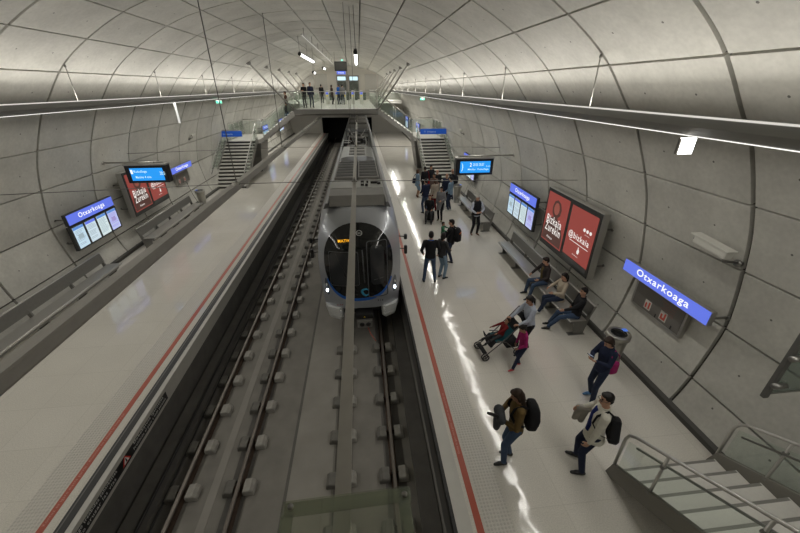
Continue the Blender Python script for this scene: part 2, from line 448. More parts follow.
# ---------------------------------------------------------------- rails and fastenings
RX = [-3.545, -2.545, -.67, .33]
RN = ['leftmost running rail, beside the left platform', 'second running rail from the left, rusty brown foot', 'third running rail from the left, under the grey overhead bar and train', 'rightmost running rail, leading from under the train beside the right platform']
for x, l in zip(RX, RN):
    t = thing('rail', l, 'rail', (x, 20, -1.22))
    sec = [(-.065, 0), (.065, 0), (.065, .012), (.012, .03), (.01, .12), (-.01, .12), (-.012, .03), (-.065, .012)]
    MB().prism([(x+a, YA, -1.22+b) for a, b in sec], (0, 58, 0)).build('rail_foot', M_rail, t)
    hd = [(-.034, .12), (.034, .12), (.034, .155), (.024, .165), (-.024, .165), (-.034, .155)]
    MB().prism([(x+a, YA, -1.22+b) for a, b in hd], (0, 58, 0)).build('rail_head', M_railtop, t)
def make_fast():
    t = thing('rail_fastening', 'concrete block rail fastening', 'fastening', (0, 0, 0), 0, 'x')
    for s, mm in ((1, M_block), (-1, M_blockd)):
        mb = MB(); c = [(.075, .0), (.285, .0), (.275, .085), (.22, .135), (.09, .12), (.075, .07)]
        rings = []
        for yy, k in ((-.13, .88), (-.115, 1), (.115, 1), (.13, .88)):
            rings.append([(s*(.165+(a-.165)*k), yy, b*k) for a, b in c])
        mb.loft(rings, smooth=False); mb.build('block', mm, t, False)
        mb = MB(); mb.tube([(s*.03, -.03, .035), (s*.07, -.03, .075), (s*.1, 0, .085), (s*.07, .03, .075), (s*.03, .03, .035)], .011, 6); mb.cyl((s*.075, 0, .02), (s*.075, 0, .115), .017, 8)
        mb.build('clip', M_rail, t, False)
    return t
f0 = make_fast(); used = False
FL = ['block fastening under the leftmost rail, beside the left platform', 'block fastening under the second rail from the left', 'block fastening under the third rail from the left, ahead of the train', 'block fastening under the rightmost rail, beside the right platform']
for ri, x in enumerate(RX):
    k = 0; y = 2.35 if ri < 2 else 2.3
    while y < (44 if ri < 2 else 8.4):
        if not used: o = f0; o.location = (x, y, -1.225); used = True
        else: o = dup(f0, (x, y, -1.225))
        o['label'] = FL[ri]; o['group'] = 'fastenings of the '+['leftmost rail', 'second rail', 'third rail', 'rightmost rail'][ri]
        y += .925
# lineside cables in the dark channel by the left platform
for i, (xx, l) in enumerate(((-3.98, 'thick black cable lying in the trackbed channel nearest the left platform'), (-3.86, 'thinner black cable lying beside the thick one in the trackbed channel'))):
    mb = MB(); mb.tube([(xx+.012*math.sin(j*1.7+i), -4+j*2., -1.035+.0*i if i == 0 else -1.2) for j in range(28)], .03-.01*i, 6); tag(mb.build('trackside_cable', M_nose), l, 'cable')

# ---------------------------------------------------------------- warning panel on the left platform face
t = thing('warning_sign', 'long black warning sign with white lettering and red triangle on the left platform face', 'sign', (XL, 4.6, -.6))
MB().box(XL, XL+.012, 2.2, 5.75, -.34, -.12).build('panel', M_black, t)
M_wtxt = mat('white lettering', (.85, .85, .82), .5)
RT = ((0, 1, 0), (0, 0, 1))
text('lettering', 'Arriskua: debekatuta dago trenbidea zeharkatzea', (XL+.015, 3.2, -.185), RT, .075, 1.75, M_wtxt, t)
text('lettering', 'Peligro: prohibido cruzar las vías', (XL+.015, 3.2, -.275), RT, .075, 1.6, M_wtxt, t)
text('lettering', 'Debekatuta igarotzea', (XL+.015, 5.1, -.185), RT, .07, 1.05, M_wtxt, t)
text('lettering', 'Prohibido el paso a toda persona', (XL+.015, 5.1, -.275), RT, .07, 1.15, M_wtxt, t)
MB().prism([(XL+.012, 4.19, -.30), (XL+.012, 4.42, -.30), (XL+.012, 4.305, -.13)], (.004, 0, 0)).build('red_triangle', mat('sign red', (.6, .05, .04), .4), t)
MB().prism([(XL+.016, 4.235, -.282), (XL+.016, 4.375, -.282), (XL+.016, 4.305, -.17)], (.003, 0, 0)).build('white_triangle', M_wtxt, t)
MB().prism([(XL+.019, 4.29, -.27), (XL+.019, 4.32, -.27), (XL+.019, 4.31, -.2), (XL+.019, 4.295, -.2)], (.002, 0, 0)).build('figure', M_black, t)
for s, x, yy, d in ((-1, -4.655, 4.2, RT[0]), (1, 1.385, 4.6, (0, -1, 0))):
    pass
M_pink = mat('pale stripe lettering', (.60, .28, .22), .5)
t = thing('stripe_lettering', 'small pale lettering printed along the red stripe of the left platform', 'lettering', (-4.655, 4.2, .004))
text('words', 'Kontuz ez igaro marra gorria - Atención no rebase la línea roja', (-4.655, 4.15, .0055), ((0, 1, 0), (-1, 0, 0)), .055, 1.9, M_pink, t)
t = thing('stripe_lettering', 'small pale lettering printed along the red stripe of the right platform', 'lettering', (1.385, 4.6, .004))
text('words', 'Kontuz ez igaro marra gorria - Atención no rebase la línea roja', (1.385, 4.3, .0055), ((0, 1, 0), (-1, 0, 0)), .05, 1.3, M_pink, t)

# ---------------------------------------------------------------- light troughs
M_lamp = glow('cool white tube', (1., .98, .93), 1.3)
M_lampu = glow('warm white uplight', (1., .97, .9), 2.2)
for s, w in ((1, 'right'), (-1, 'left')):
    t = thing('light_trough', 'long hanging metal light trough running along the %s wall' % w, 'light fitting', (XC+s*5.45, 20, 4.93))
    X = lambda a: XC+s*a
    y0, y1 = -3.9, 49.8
    mb = MB(); mb.prism([(X(5.42), y0, 5.13), (X(5.40), y0, 5.03), (X(5.46), y0, 4.93), (X(5.68), y0, 4.93), (X(5.76), y0, 5.03), (X(5.74), y0, 5.13), (X(5.71), y0, 5.13), (X(5.69), y0, 5.06), (X(5.47), y0, 5.06), (X(5.45), y0, 5.13)], (0, y1-y0, 0))
    mb.build('channel', mat('trough metal', (.24, .235, .22), .45, .3, var=.05), t)
    MB().box(min(X(5.50), X(5.66)), max(X(5.50), X(5.66)), y0, y1, 5.062, 5.085).build('upper_lamp', M_lampu, t)
    MB().box(min(X(5.452), X(5.465)), max(X(5.452), X(5.465)), y0, y1, 4.921, 4.929).build('lower_lamp', M_lamp, t)
    MB().prism([(X(5.405), y0, 5.13), (X(5.425), y0, 5.15), (X(5.45), y0, 5.13)], (0, y1-y0, 0)).build('lip', glow('trough lip painted glow', (1, .97, .9), .62), t)  # lip is no lamp; its emission paints the light caught on the edge
    for k in range(-3, 22, 2):
        y = RIB0+RIB*k
        if y < -4 or y > 49: continue
        mb = MB(); mb.tube([(X(5.5), y, 5.93), (X(5.5), y, 5.13)], .011, 6); mb.build('hanger_rod', M_alu, t)
        mb = MB(); mb.ell((X(5.5), y, 5.9), (.028, .028, .04), n=8); mb.build('hanger_clevis', M_steeld, t)
def glow_panel(x, y, z0, z1, w, lab, m):
    t = thing('hanging_panel', lab, 'lamp', (x, y, z0))
    MB().box(x-w/2, x+w/2, y, y+.02, z0, z1).build('glowing_panel', m, t)
    MB().box(x-w/2-.01, x-w/2, y-.005, y+.035, z0, z1).box(x-w/2-.01, x+w/2, y+.021, y+.035, z0, z1).build('housing', M_alu, t)
    MB().cyl((x, y+.025, z1-.02), (x, y+.025, 4.935), .01, 6).build('stem', M_steeld, t)
glow_panel(4.03, 4.15, 4.70, 4.89, .20, 'small square lit panel hanging under the right light trough', glow('lamp panel', (1, 1, .98), 5.))
glow_panel(-6.97, 15.5, 4.2, 4.90, .07, 'slim pale vertical panel hanging under the left light trough', glow('slim pale panel', (.8, .8, .76), .7))  # unlit panel; a faint emission paints its pale look
# ---------------------------------------------------------------- overhead conductor bars and cables
def conductor(x, y0, y1, lab, w=.047, h=.12):
    t = thing('overhead_conductor', lab, 'conductor bar', (x, y0, 3.2))
    sec = [(-w, h), (w, h), (w, h-.03), (w-.012, h-.04), (w-.012, .05), (w-.03, .02), (.012, 0), (-.012, 0), (-w+.03, .02), (-w+.012, .05), (-w+.012, h-.04), (-w, h-.03)]
    MB().prism([(x+a, y0, 3.2+b) for a, b in sec], (0, y1-y0, 0)).build('bar', mat('oxidised aluminium bar', (.36, .345, .31), .5, .2, var=.1), t)
    for y in (8.85, 14.6, 20.4, 26.0):
        mb = MB(); mb.box(x-.07, x+.07, y-.02, y+.02, 3.335, 3.36); mb.lathe([(.02, 0), (.04, .012), (.02, .03), (.04, .045), (.02, .06), (.015, .09)], (x, y, 3.36), 10)
        mb.build('insulator', M_steeld, t)
conductor(-.205, 1.0, 50, 'grey overhead conductor bar running above the train and its track')
conductor(-3.04, -3.9, 50, 'grey overhead conductor bar running above the empty left track', .07, .2)
def cable(p, lab, r=.008):
    mb = MB(); mb.tube(p, r, 6); tag(mb.build('hanging_cable', M_cable), lab, 'cable')
def zc(x): 
    h = abs(x-XC)
    for (h0, z0), (h1, z1) in zip(HD[::-1], HD[::-1][1:]):
        if h0 <= h <= h1: return z0+(z1-z0)*(h-h0)/(h1-h0)
    return 7
cable([(-3.04, 8.85, 3.44), (-3.04, 8.85, zc(-3.04)+.02)], 'thin vertical cable from the vault to the left conductor bar, nearest one', .011)
cable([(-3.04, 14.6, 3.44), (-3.04, 14.6, zc(-3.04)+.02)], 'thin vertical cable from the vault to the left conductor bar, farther one', .011)
cable([(-.33, 12.9, zc(-.33)+.02), (-.33, 12.9, 3.9), (-.205, 14.6, 3.42)], 'thin vertical cable from the vault ending at the conductor bar over the train', .008)
cable([(-.16, 13.4, zc(-.2)+.02), (-.16, 13.4, 6.0), (-.205, 14.6, 3.42)], 'second thin cable from the vault dropping to the bar over the train', .008)
for y, l in ((8.85, 'nearer horizontal cable stretched across the tunnel from wall to wall'), (14.6, 'farther horizontal cable stretched across the tunnel from wall to wall')):
    z = 3.36
    mb = MB(); mb.tube([(wall_x(-1, z-.15), y, z-.13), (-3.04, y, z), (-.205, y, z), (wall_x(1, z-.15), y, z-.13)], .008, 6)
    tag(mb.build('span_cable', M_cable), l, 'cable')
# protective glass plate under the near gallery
t = thing('protective_glass', 'milky bolted glass plate over the track at the near end of the grey bar', 'glass screen', (-.16, .6, 3.5))
Rm = Matrix.Rotation(R(1.2), 3, 'Z')
mb = MB(); mb.bbox((-.155, .62, 3.52), (.66, 1.02, .016), .004, M=Rm); mb.build('pane', M_milky, t)
mb = MB()
for (a, b, c, d) in ((-.33, .33, .44, .51), (-.33, -.27, -.5, .44), (.27, .33, -.5, .44)):
    mb.bbox((-.155+(a+b)/2, .62+(c+d)/2, 3.505), (b-a, d-c, .012), .003, M=Rm)
mb.build('frame', glass('frosted glass band', (.78, .79, .70), .30), t)
for sx in (-.295, .295):
    for yy in (1.09, .3):
        mb = MB(); mb.lathe([(.016, 0), (.016, .008), (.006, .014)], (-.155+sx, yy, 3.528), 12); mb.build('bolt', M_steeld, t)
MB().cyl((-.45, .35, 3.52), (-.45, .35, 3.9), .012, 8).cyl((.14, .35, 3.52), (.14, .35, 3.9), .012, 8).build('hanger', M_steeld, t)
# ---------------------------------------------------------------- signs on the walls (s=+1 right wall, -1 left wall); u runs along the tunnel
M_blue = glow('lit blue sign', (.13, .19, .80), .9)
M_blued = mat('blue enamel sign', (.01, .08, .42), .4, emit=(.01, .09, .5), estr=.25)
M_wl = glow('lit white lettering', (1, 1, 1), 1.)
M_frame = mat('graphite frame', (.05, .052, .05), .4, .3)
def rd(s): return FACE_LEFT if s > 0 else FACE_RIGHT
def arms(t, s, x, ys, z):
    for y in ys:
        mb = MB(); xw = wall_x(s, z)+s*.03
        mb.tube([(x, y, z), (xw, y, z)], .022, 8); mb.tube([(xw-s*.03, y, z), (xw, y, z)], .05, 10)
        mb.tube([(x+s*.02, y, z-.06), (x+s*.02, y, z+.06)], .03, 8); mb.build('wall_bracket', M_steeld, t)
def slabx(mb, s, xa, d, y0, y1, z0, z1):      # box whose face towards the tunnel is at xa, d deep towards the wall
    return mb.box(min(xa, xa+s*d), max(xa, xa+s*d), y0, y1, z0, z1)
M_p = [glow('lit timetable %d' % i, c, .9) for i, c in enumerate(((.55, .72, .85), (.60, .72, .80), (.66, .78, .80), (.50, .55, .92)))]
M_pb = glow('timetable blue ink', (.12, .30, .75), .8); M_pg = glow('timetable grey ink', (.42, .55, .62), .7); M_pv = glow('timetable violet ink', (.42, .36, .75), .7)
def info_board(s, xf, y0, y1, z0, z1, lab):
    t = thing('information_board', lab, 'information board', (xf+s*.1, (y0+y1)/2, z0))
    zs = z0+(z1-z0)*.70
    slabx(MB(), s, xf, .10, y0, y1, zs, z1).build('header_box', M_frame, t)
    h = slabx(MB(), s, xf-s*.012, .01, y0+.02, y1-.02, zs+.02, z1-.02).build('header_face', M_blue, t)
    text('station_name', 'Otxarkoaga', (xf-s*.016, (y0+y1)/2, (zs+z1)/2), rd(s), .19, 1.2, M_wl, t)
    slabx(MB(), s, xf, .10, y0-.02, y1+.02, z0, zs-.03).build('poster_case', M_frame, t)
    n = 4; W = (y1-y0)/n
    for i in range(n):
        a = y0+W*i+.05; b = y0+W*(i+1)-.05; j = (n-1-i) if s > 0 else i
        p = slabx(MB(), s, xf-s*.012, .01, a, b, z0+.05, zs-.08).build('lit_timetable', M_p[j], t)
        L = zs-.08-z0-.05
        slabx(MB(), s, xf-s*.014, .004, a, b, z0+.05+L*.88, zs-.08).build('blue_band', M_pb if j != 1 else M_blue, p)
        mb = MB()
        for q in range(12):
            zz = z0+.05+L*(.80-.06*q)
            if j == 2 or q % 5 != 4: slabx(mb, s, xf-s*.014, .004, a+.03, b-.03-random.uniform(0, .12), zz, zz+L*.022)
        if j in (0, 3): slabx(mb, s, xf-s*.015, .004, a+.1, b-.12, z0+.05+L*.42, z0+.05+L*.62)
        mb.build('printed_lines', M_pv if j == 3 else M_pg, p)
    arms(t, s, xf+s*.08, (y0+.12, y1-.12), (zs+z1)/2)
    arms(t, s, xf+s*.08, (y0+.12, y1-.12), z0+.2)
info_board(1, 5.6, 10.55, 12.75, 1.08, 2.24, 'lit station information board on the right wall beside the large red poster')
info_board(-1, -8.6, 10.62, 12.74, 1.03, 2.14, 'lit station information board on the left wall above the long bench')
info_board(1, 5.7, 17.6, 19.7, 1.08, 2.24, 'lit information board behind the hanging arrivals display on the right wall')
info_board(1, 5.5, 34.5, 36.6, 1.2, 2.4, 'small distant lit board on the right wall beyond the far stairs')
info_board(-1, -8.5, 34.0, 36.1, 1.2, 2.4, 'small distant lit board on the left wall beyond the far stairs')
info_board(-1, -8.5, 41.0, 43.1, 1.2, 2.4, 'farthest lit board on the left wall, under the gallery')
info_board(1, 5.5, 43.0, 45.1, 1.2, 2.4, 'farthest lit board on the right wall, seen below the gallery rail')
def name_sign(s, xf, y0, y1, z0, z1, lab):
    t = thing('station_name_sign', lab, 'sign', (xf+s*.05, (y0+y1)/2, z0))
    slabx(MB(), s, xf, .09, y0, y1, z0, z1).build('sign_box', M_alu, t)
    slabx(MB(), s, xf-s*.01, .01, y0+.015, y1-.015, z0+.012, z1-.012).build('lit_face', M_blue, t)
    text('station_name', 'Otxarkoaga', (xf-s*.014, (y0+y1)/2+s*.0, (z0+z1)/2), rd(s), .19, 1.30, M_wl, t)
    arms(t, s, xf+s*.07, (y0+.03, y1-.03), (z0+z1)/2)
name_sign(1, 5.65, 4.22, 6.33, 1.85, 2.13, 'large lit blue Otxarkoaga name sign on the right wall above the dark notice case')
name_sign(-1, -8.67, 17.22, 19.36, 1.85, 2.13, 'lit blue Otxarkoaga name sign on the left wall beside the hanging display')
def notice(s, y0, y1, lab):
    xf = XC+s*7.36
    t = thing('notice_case', lab, 'notice board', (xf, (y0+y1)/2, 1.15))
    slabx(MB(), s, xf, .09, y0, y1, 1.16, 1.76).build('case', M_alu, t)
    slabx(MB(), s, xf-s*.006, .006, y0+.05, y1-.05, 1.21, 1.71).build('panel', mat('grey notice panel', (.17, .16, .145), .35, .2), t)
    mr = mat('red pictogram', (.55, .09, .06), .5); mw = mat('white pictogram ground', (.6, .58, .53), .5)
    for k, y in enumerate((y1-.45 if s > 0 else y0+.3, y0+.45 if s > 0 else y0+.85)):
        p = slabx(MB(), s, xf-s*.009, .003, y-.085, y+.085, 1.26, 1.46).build('pictogram', mw, t)
        mb = MB()
        slabx(mb, s, xf-s*.012, .003, y-.06, y-.02, 1.285, 1.435); slabx(mb, s, xf-s*.012, .003, y+.02, y+.06, 1.285, 1.40)
        if k: slabx(mb, s, xf-s*.0125, .003, y-.06, y+.06, 1.285, 1.33)
        mb.build('symbol', mr, p)
    mb = MB()
    for q in range(5): slabx(mb, s, xf-s*.009, .003, (y0+y1)/2-.42, (y0+y1)/2-.42+.34-.03*(q % 3), 1.64-.05*q, 1.655-.05*q)
    mb.build('small_print', mat('faint brown print', (.25, .13, .11), .5), t)
    for y in (y0+.62, y0+.22):
        slabx(MB(), s, xf-s*.012, .01, y-.012, y+.012, 1.22, 1.30).build('handle', M_black, t)
notice(1, 4.74, 6.06, 'dark metal notice case with red pictograms under the large name sign')
notice(-1, 17.8, 19.2, 'small dark notice case under the left wall name sign')

# advertising posters
M_pr = glow('poster red', (.44, .085, .07), .5); M_prd = glow('poster dark figure', (.12, .05, .04), .5); M_pskin = glow('poster face', (.42, .12, .09), .5)
M_pw = glow('poster white', (.95, .9, .86), .8); M_pk = glow('poster charcoal band', (.05, .05, .045), .4)
def poster(s, xf, y0, y1, z0, z1, lab):
    t = thing('poster_case', lab, 'poster', (xf+s*.1, (y0+y1)/2, z0))
    mb = MB(); mb.bbox((xf+s*.10, (y0+y1)/2, (z0+z1)/2), (.18, y1-y0, z1-z0), .02); mb.build('case', M_alu, t)
    slabx(MB(), s, xf-s*.004, .02, y0+.02, y1-.02, z0+.02, z1-.02).build('glazed_front', M_frame, t)
    r = rd(s); dy = r[0][1]
    w = (y1-y0)/2
    def P(u, v, d=.0): # u from reader's left 0..1 over the board, v 0..1
        y = (y1 if dy < 0 else y0)+dy*u*(y1-y0)
        return (xf-s*(.012+d), y, z0+v*(z1-z0))
    def quad(u0, u1, v0, v1, d=0): return [P(u0, v0, d), P(u1, v0, d), P(u1, v1, d), P(u0, v1, d)]
    ex = (s*.004, 0, 0)
    a = MB().prism(quad(.04, .475, .10, .94), ex).build('left_poster', M_pr, t)
    b = MB().prism(quad(.525, .965, .14, .92), ex).build('right_poster', M_pr, t)
    fig = [(.05, .12), (.46, .12), (.45, .34), (.40, .46), (.33, .52), (.30, .58), (.345, .64), (.35, .74), (.31, .83), (.245, .86), (.19, .82), (.165, .72), (.18, .62), (.22, .57), (.15, .52), (.08, .44), (.05, .3)]
    MB().prism([P(u, v, .002) for u, v in fig], ex).build('figure', M_prd, a)
    MB().prism([P(.255+.055*math.cos(i*math.pi/8), .715+.10*math.sin(i*math.pi/8), .004) for i in range(16)], ex).build('face', M_pskin, a)
    r = rd(s)
    def tx(nm, st, u, v, h, wd, par, m=M_pw): text(nm, st, P(u, v, .008), r, h, wd, m, par)
    tx('lettering', 'Bizkaia', .25, .50, .24, .82, a); tx('lettering', 'Zurekin', .25, .36, .24, .85, a)
    tx('small_lettering', 'Bizkaia', .22, .20, .06, .3, a)
    tx('lettering', '@bizkaia', .74, .49, .22, .92, b)
    MB().prism(quad(.60, .92, .40, .408, .006), ex).build('underline', M_pw, b)
    for i in range(3):
        c = .80+.05*i; MB().prism([P(c+.018*math.cos(q*math.pi/6), .66+.026*math.sin(q*math.pi/6), .006) for q in range(12)], ex).build('round_icon', M_pw, b)
    tx('small_lettering', 'jarraitu', .86, .60, .03, .2, b)
    MB().prism([P(u, v, .006) for u, v in ((.765, .27), (.79, .26), (.80, .31), (.79, .34), (.782, .34), (.78, .37), (.772, .37), (.770, .32), (.76, .31))], ex).build('hand_icon', M_pw, b)
    tx('small_lettering', 'bizkaia', .75, .22, .03, .25, b)
    MB().prism(quad(.525, .965, .06, .135), ex).build('lower_band', M_pk, t)
    arms(t, s, xf+s*.18, (y0+.15, y1-.15), z1-.45); arms(t, s, xf+s*.18, (y0+.15, y1-.15), z0+.3)
poster(1, 5.5, 7.18, 9.78, 1.1, 2.84, 'large double red advertising poster on the right wall above the seated people')
poster(-1, -8.47, 13.45, 16.1, 1.1, 2.74, 'red advertising poster on the left wall, partly hidden by the hanging display')

# hanging arrivals displays
M_scr = glow('lit blue screen', (.02, .32, .90), .95); M_scrt = glow('screen lettering', (.65, .92, 1.), 1.)
def display(s, x0, x1, lines, lab):
    y = 13.05; t = thing('arrivals_display', lab, 'display', ((x0+x1)/2, y, 2.47))
    mb = MB(); mb.bbox(((x0+x1)/2, y+.16, 2.77), (x1-x0, .30, .60), .02); mb.build('housing', M_black, t)
    mb = MB(); mb.bbox(((x0+x1)/2, y+.16, 3.09), (x1-x0+.04, .34, .05), .01); mb.build('top_cover', M_alu, t)
    for f, yy in ((-1, y), (1, y+.32)):
        sc = MB().box(x0+.16, x1-.12, yy-.004, yy+.004, 2.56, 2.98).build('screen', M_scr, t)
        dd = FACE_CAM if f < 0 else ((-1, 0, 0), (0, 0, 1)); yo = yy+f*.007; cx = (x0+x1)/2+.02; k = 1 if f < 0 else -1
        text('route_number', lines[0], (cx-k*.18 if s > 0 else cx-k*.48, yo, 2.86), dd, .14, .07, M_wl, sc)
        text('line', lines[1], (cx+k*.12 if s > 0 else cx-k*.2, yo, 2.86), dd, .10, .42, M_scrt, sc)
        text('line', lines[2], (cx+k*.12 if s > 0 else cx-k*.15, yo, 2.68), dd, .08, .80 if s > 0 else .5, M_scrt, sc)
        text('line', lines[3], (cx+k*.5, yo, 2.80), dd, .12 if s < 0 else .05, .16, M_scrt, sc)
        if s > 0: text('line', ')', (cx-k*.5, yo, 2.77), dd, .3, .06, M_scrt, sc)
    xw = wall_x(s, 3.15)
    xe = x0 if s > 0 else x1
    mb = MB(); mb.tube([(xe+s*.1, y+.16, 3.15), (xw+s*.04, y+.16, 3.15)], .028, 10); mb.tube([(xw-s*.02, y+.16, 3.15), (xw+s*.05, y+.16, 3.15)], .07, 12)
    mb.build('wall_arm', M_alu, t)
    for q in (.3, .7): MB().cyl((x0+(x1-x0)*q, y+.16, 3.1), (x0+(x1-x0)*q, y+.16, 3.16), .03, 8).build('clamp', M_steeld, t)
display(1, 3.5, 4.94, ('2', '20:55 20:57', 'Matiko  Kukullaga', '2 min'), 'hanging arrivals display with a lit blue screen over the right platform')
display(-1, -8.06, -6.72, ('1', 'Kukullaga', 'Matiko 4 min', '20:5'), 'hanging arrivals display with a lit blue screen over the left platform')

# blue direction signs over the stairs
def stair_sign(x0, x1, lab, txt):
    y = 25.; t = thing('direction_sign', lab, 'sign', ((x0+x1)/2, y, 2.58))
    mb = MB(); mb.bbox(((x0+x1)/2, y, 2.76), (x1-x0, .10, .34), .01); mb.build('panel', M_blued, t)
    text('lettering', txt, ((x0+x1)/2-.25, y-.053, 2.76), FACE_CAM, .12, .8, mat('sign pale lettering', (.5, .6, .75), .5), t)
    s = 1 if x0 > 0 else -1; xw = wall_x(s, 2.98)
    MB().cyl((x0 if s > 0 else x1, y, 2.98), (xw+s*.05, y, 2.98), .02, 8).build('wall_arm', M_alu, t)
    for q in (.2, .8): MB().cyl((x0+(x1-x0)*q, y, 2.9), (x0+(x1-x0)*q, y, 2.99), .015, 6).build('hanger', M_alu, t)
stair_sign(4.06, 5.85, 'blue direction sign above the far stairs on the right', '↑ Irteera')
stair_sign(-9.05, -7.72+.1, 'blue direction sign above the far stairs on the left', '↑ Irteera')
# small green emergency exit lamps below the troughs
for s, y, l in ((1, 23.9, 'small green exit lamp hanging below the right light trough'), (-1, 20.2, 'small green exit lamp hanging below the left light trough')):
    x = XC+s*5.45; t = thing('exit_lamp', l, 'exit sign', (x, y, 4.62))
    mb = MB(); mb.bbox((x, y, 4.78), (.30, .06, .14), .01); mb.build('housing', M_alu, t)
    MB().box(x-.14, x+.14, y-.036, y-.03, 4.72, 4.84).build('lit_face', glow('exit green', (.12, .75, .45), 1.1), t)
    MB().prism([(x-.02, y-.038, 4.74), (x+.04, y-.038, 4.78), (x-.02, y-.038, 4.82)], (0, .003, 0)).build('arrow', M_wl, t)
    MB().cyl((x-.12, y, 4.8), (x-.12, y, 4.94), .008, 6).cyl((x+.12, y, 4.8), (x+.12, y, 4.94), .008, 6).build('hanger', M_alu, t)
# CCTV cameras
def cctv(s, y, z, lab, big=1., xo=None):
    xw = wall_x(s, z); xc = xw-s*.26*big
    t = thing('security_camera', lab, 'camera', (xw, y, z-.1))
    c = Vector((xc, y+.30*big, z+.05))
    tilt = Matrix.Rotation(R(5), 3, 'X') @ Matrix.Rotation(R(90), 3, 'Z')
    mb = MB(); mb.bbox(c, (.60*big, .15*big, .12*big), .025, M=tilt); mb.build('housing', mat('pale camera housing', (.6, .59, .54), .4), t)
    mb = MB(); mb.bbox(c+Vector((0, .02, .075*big)), (.68*big, .19*big, .02), .008, M=tilt); mb.build('sun_shield', mat('pale camera housing', (.6, .59, .54), .4), t)
    f = tilt @ Vector((.31*big, 0, 0))
    MB().cyl(c+f*.98, c+f*1.03, .05*big, 12).build('lens', M_black, t)
    mb = MB(); mb.tube([c+Vector((0, -.2*big, -.05)), c+Vector((0, -.24*big, -.13)), (xw+s*.04, y+.05, z-.13)], .02, 8); mb.tube([(xw-s*.01, y+.05, z-.13), (xw+s*.05, y+.05, z-.13)], .06, 10); mb.build('bracket', M_steeld, t)
cctv(1, 4.25, 3.13, 'white box security camera on the right wall above the large name sign')
cctv(1, 20.2, 3.25, 'small distant security camera on the right wall near the far stairs', .6)
cctv(-1, 20.0, 3.2, 'small distant security camera on the left wall near the far stairs', .6)

# ---------------------------------------------------------------- benches
def bench(s, y0, y1, lab):
    xf, xb, xk = XC+s*6.30, XC+s*6.72, XC+s*6.84      # front edge, back of seat, backrest
    t = thing('platform_bench', lab, 'bench', ((xf+xb)/2, (y0+y1)/2, 0))
    mb = MB(); mb.prism([(xf, y0, .40), (xf+s*.03, y0, .445), (xb, y0, .43), (xb, y0, .41), (xf+s*.04, y0, .42), (xf+s*.02, y0, .39)], (0, y1-y0, 0)); mb.build('seat', M_steel, t)
    mb = MB(); mb.prism([(xb+s*.05, y0, .52), (xb+s*.08, y0, .515), (xk+s*.05, y0, .80), (xk+s*.0, y0, .82), (xk-s*.02, y0, .80)], (0, y1-y0, 0)); mb.build('backrest', M_steeld, t)
    mb = MB(); mb.tube([(xk+s*.0, y0, .82), (xk, y1, .82)], .018, 8); mb.build('top_rail', M_steel, t)
    mb = MB(); mb.tube([(xf, y0, .425), (xf, y1, .425)], .016, 8); mb.build('front_rail', M_steel, t)
    n = 4
    for i in range(n+1):
        y = y0+.06+(y1-y0-.12)*i/n
        mb = MB(); mb.prism([(xf+s*.1, y-.02, 0), (xb+s*.02, y-.02, 0), (xb+s*.12, y-.02, .5), (xk+s*.04, y-.02, .78), (xk, y-.02, .78), (xb, y-.02, .42), (xf+s*.03, y-.02, .41), (xf+s*.16, y-.02, .33), (xf+s*.2, y-.02, .03), (xf+s*.1, y-.02, .02)], (0, .04, 0)); mb.build('leg', M_steeld, t)
        MB().box(min(xf+s*.06, xb+s*.06), max(xf+s*.06, xb+s*.06), y-.06, y+.06, 0, .012).build('foot_plate', M_steeld, t)
    MB().box(min(xf+s*.08, xf+s*.14), max(xf+s*.08, xf+s*.14), y0+.06, y1-.06, .30, .40).build('beam', M_steeld, t)
bench(1, 6.42, 11.3, 'long steel bench with three people sitting on it, against the right wall')
bench(1, 13.4, 17.2, 'empty steel bench against the right wall behind the white-haired man')
bench(-1, 5.2, 10.9, 'long empty steel bench in the left foreground against the left wall')
bench(-1, 13.0, 17.5, 'farther empty steel bench under the red poster on the left wall')
def bin_(x, y, lab, s):
    t = thing('litter_bin', lab, 'bin', (x, y, 0))
    MB().lathe([(.17, 0), (.17, .02), (.15, .03), (.20, .78), (.235, .80), (.235, .88), (.225, .895), (.15, .895), (.14, .87), (.14, .6)], (0, 0, 0), 28).build('body', mat('satin bin steel', (.42, .41, .37), .32, .8), t, False)
    MB().lathe([(.14, .86), (.0, .8)], (0, 0, 0), 24).build('liner', M_black, t, False)
    mb = MB(); mb.tube([(.146*math.cos(q*math.pi/12), .146*math.sin(q*math.pi/12), .888) for q in range(24)], .014, 6, closed=True); mb.build('liner_rim', M_nose, t, False)
    mb = MB(); mb.bbox((.175*s, .07, .898), (.10, .09, .01), .003); mb.build('blue_sticker', mat('blue sticker', (.08, .2, .75), .4, emit=(.1, .25, .9), estr=.4), t, False)
    MB().tube([(-.2, -.1, .74), (-.2, -.1, .80)], .012, 6).build('lock', M_steeld, t, False)
bin_(5.16, 5.34, 'round steel litter bin with black liner against the right wall by the woman in navy', 1)
bin_(4.92, 17.75, 'distant steel litter bin at the end of the empty right bench', 1)
bin_(-8.05, 18.1, 'steel litter bin on the left platform past the benches', -1)

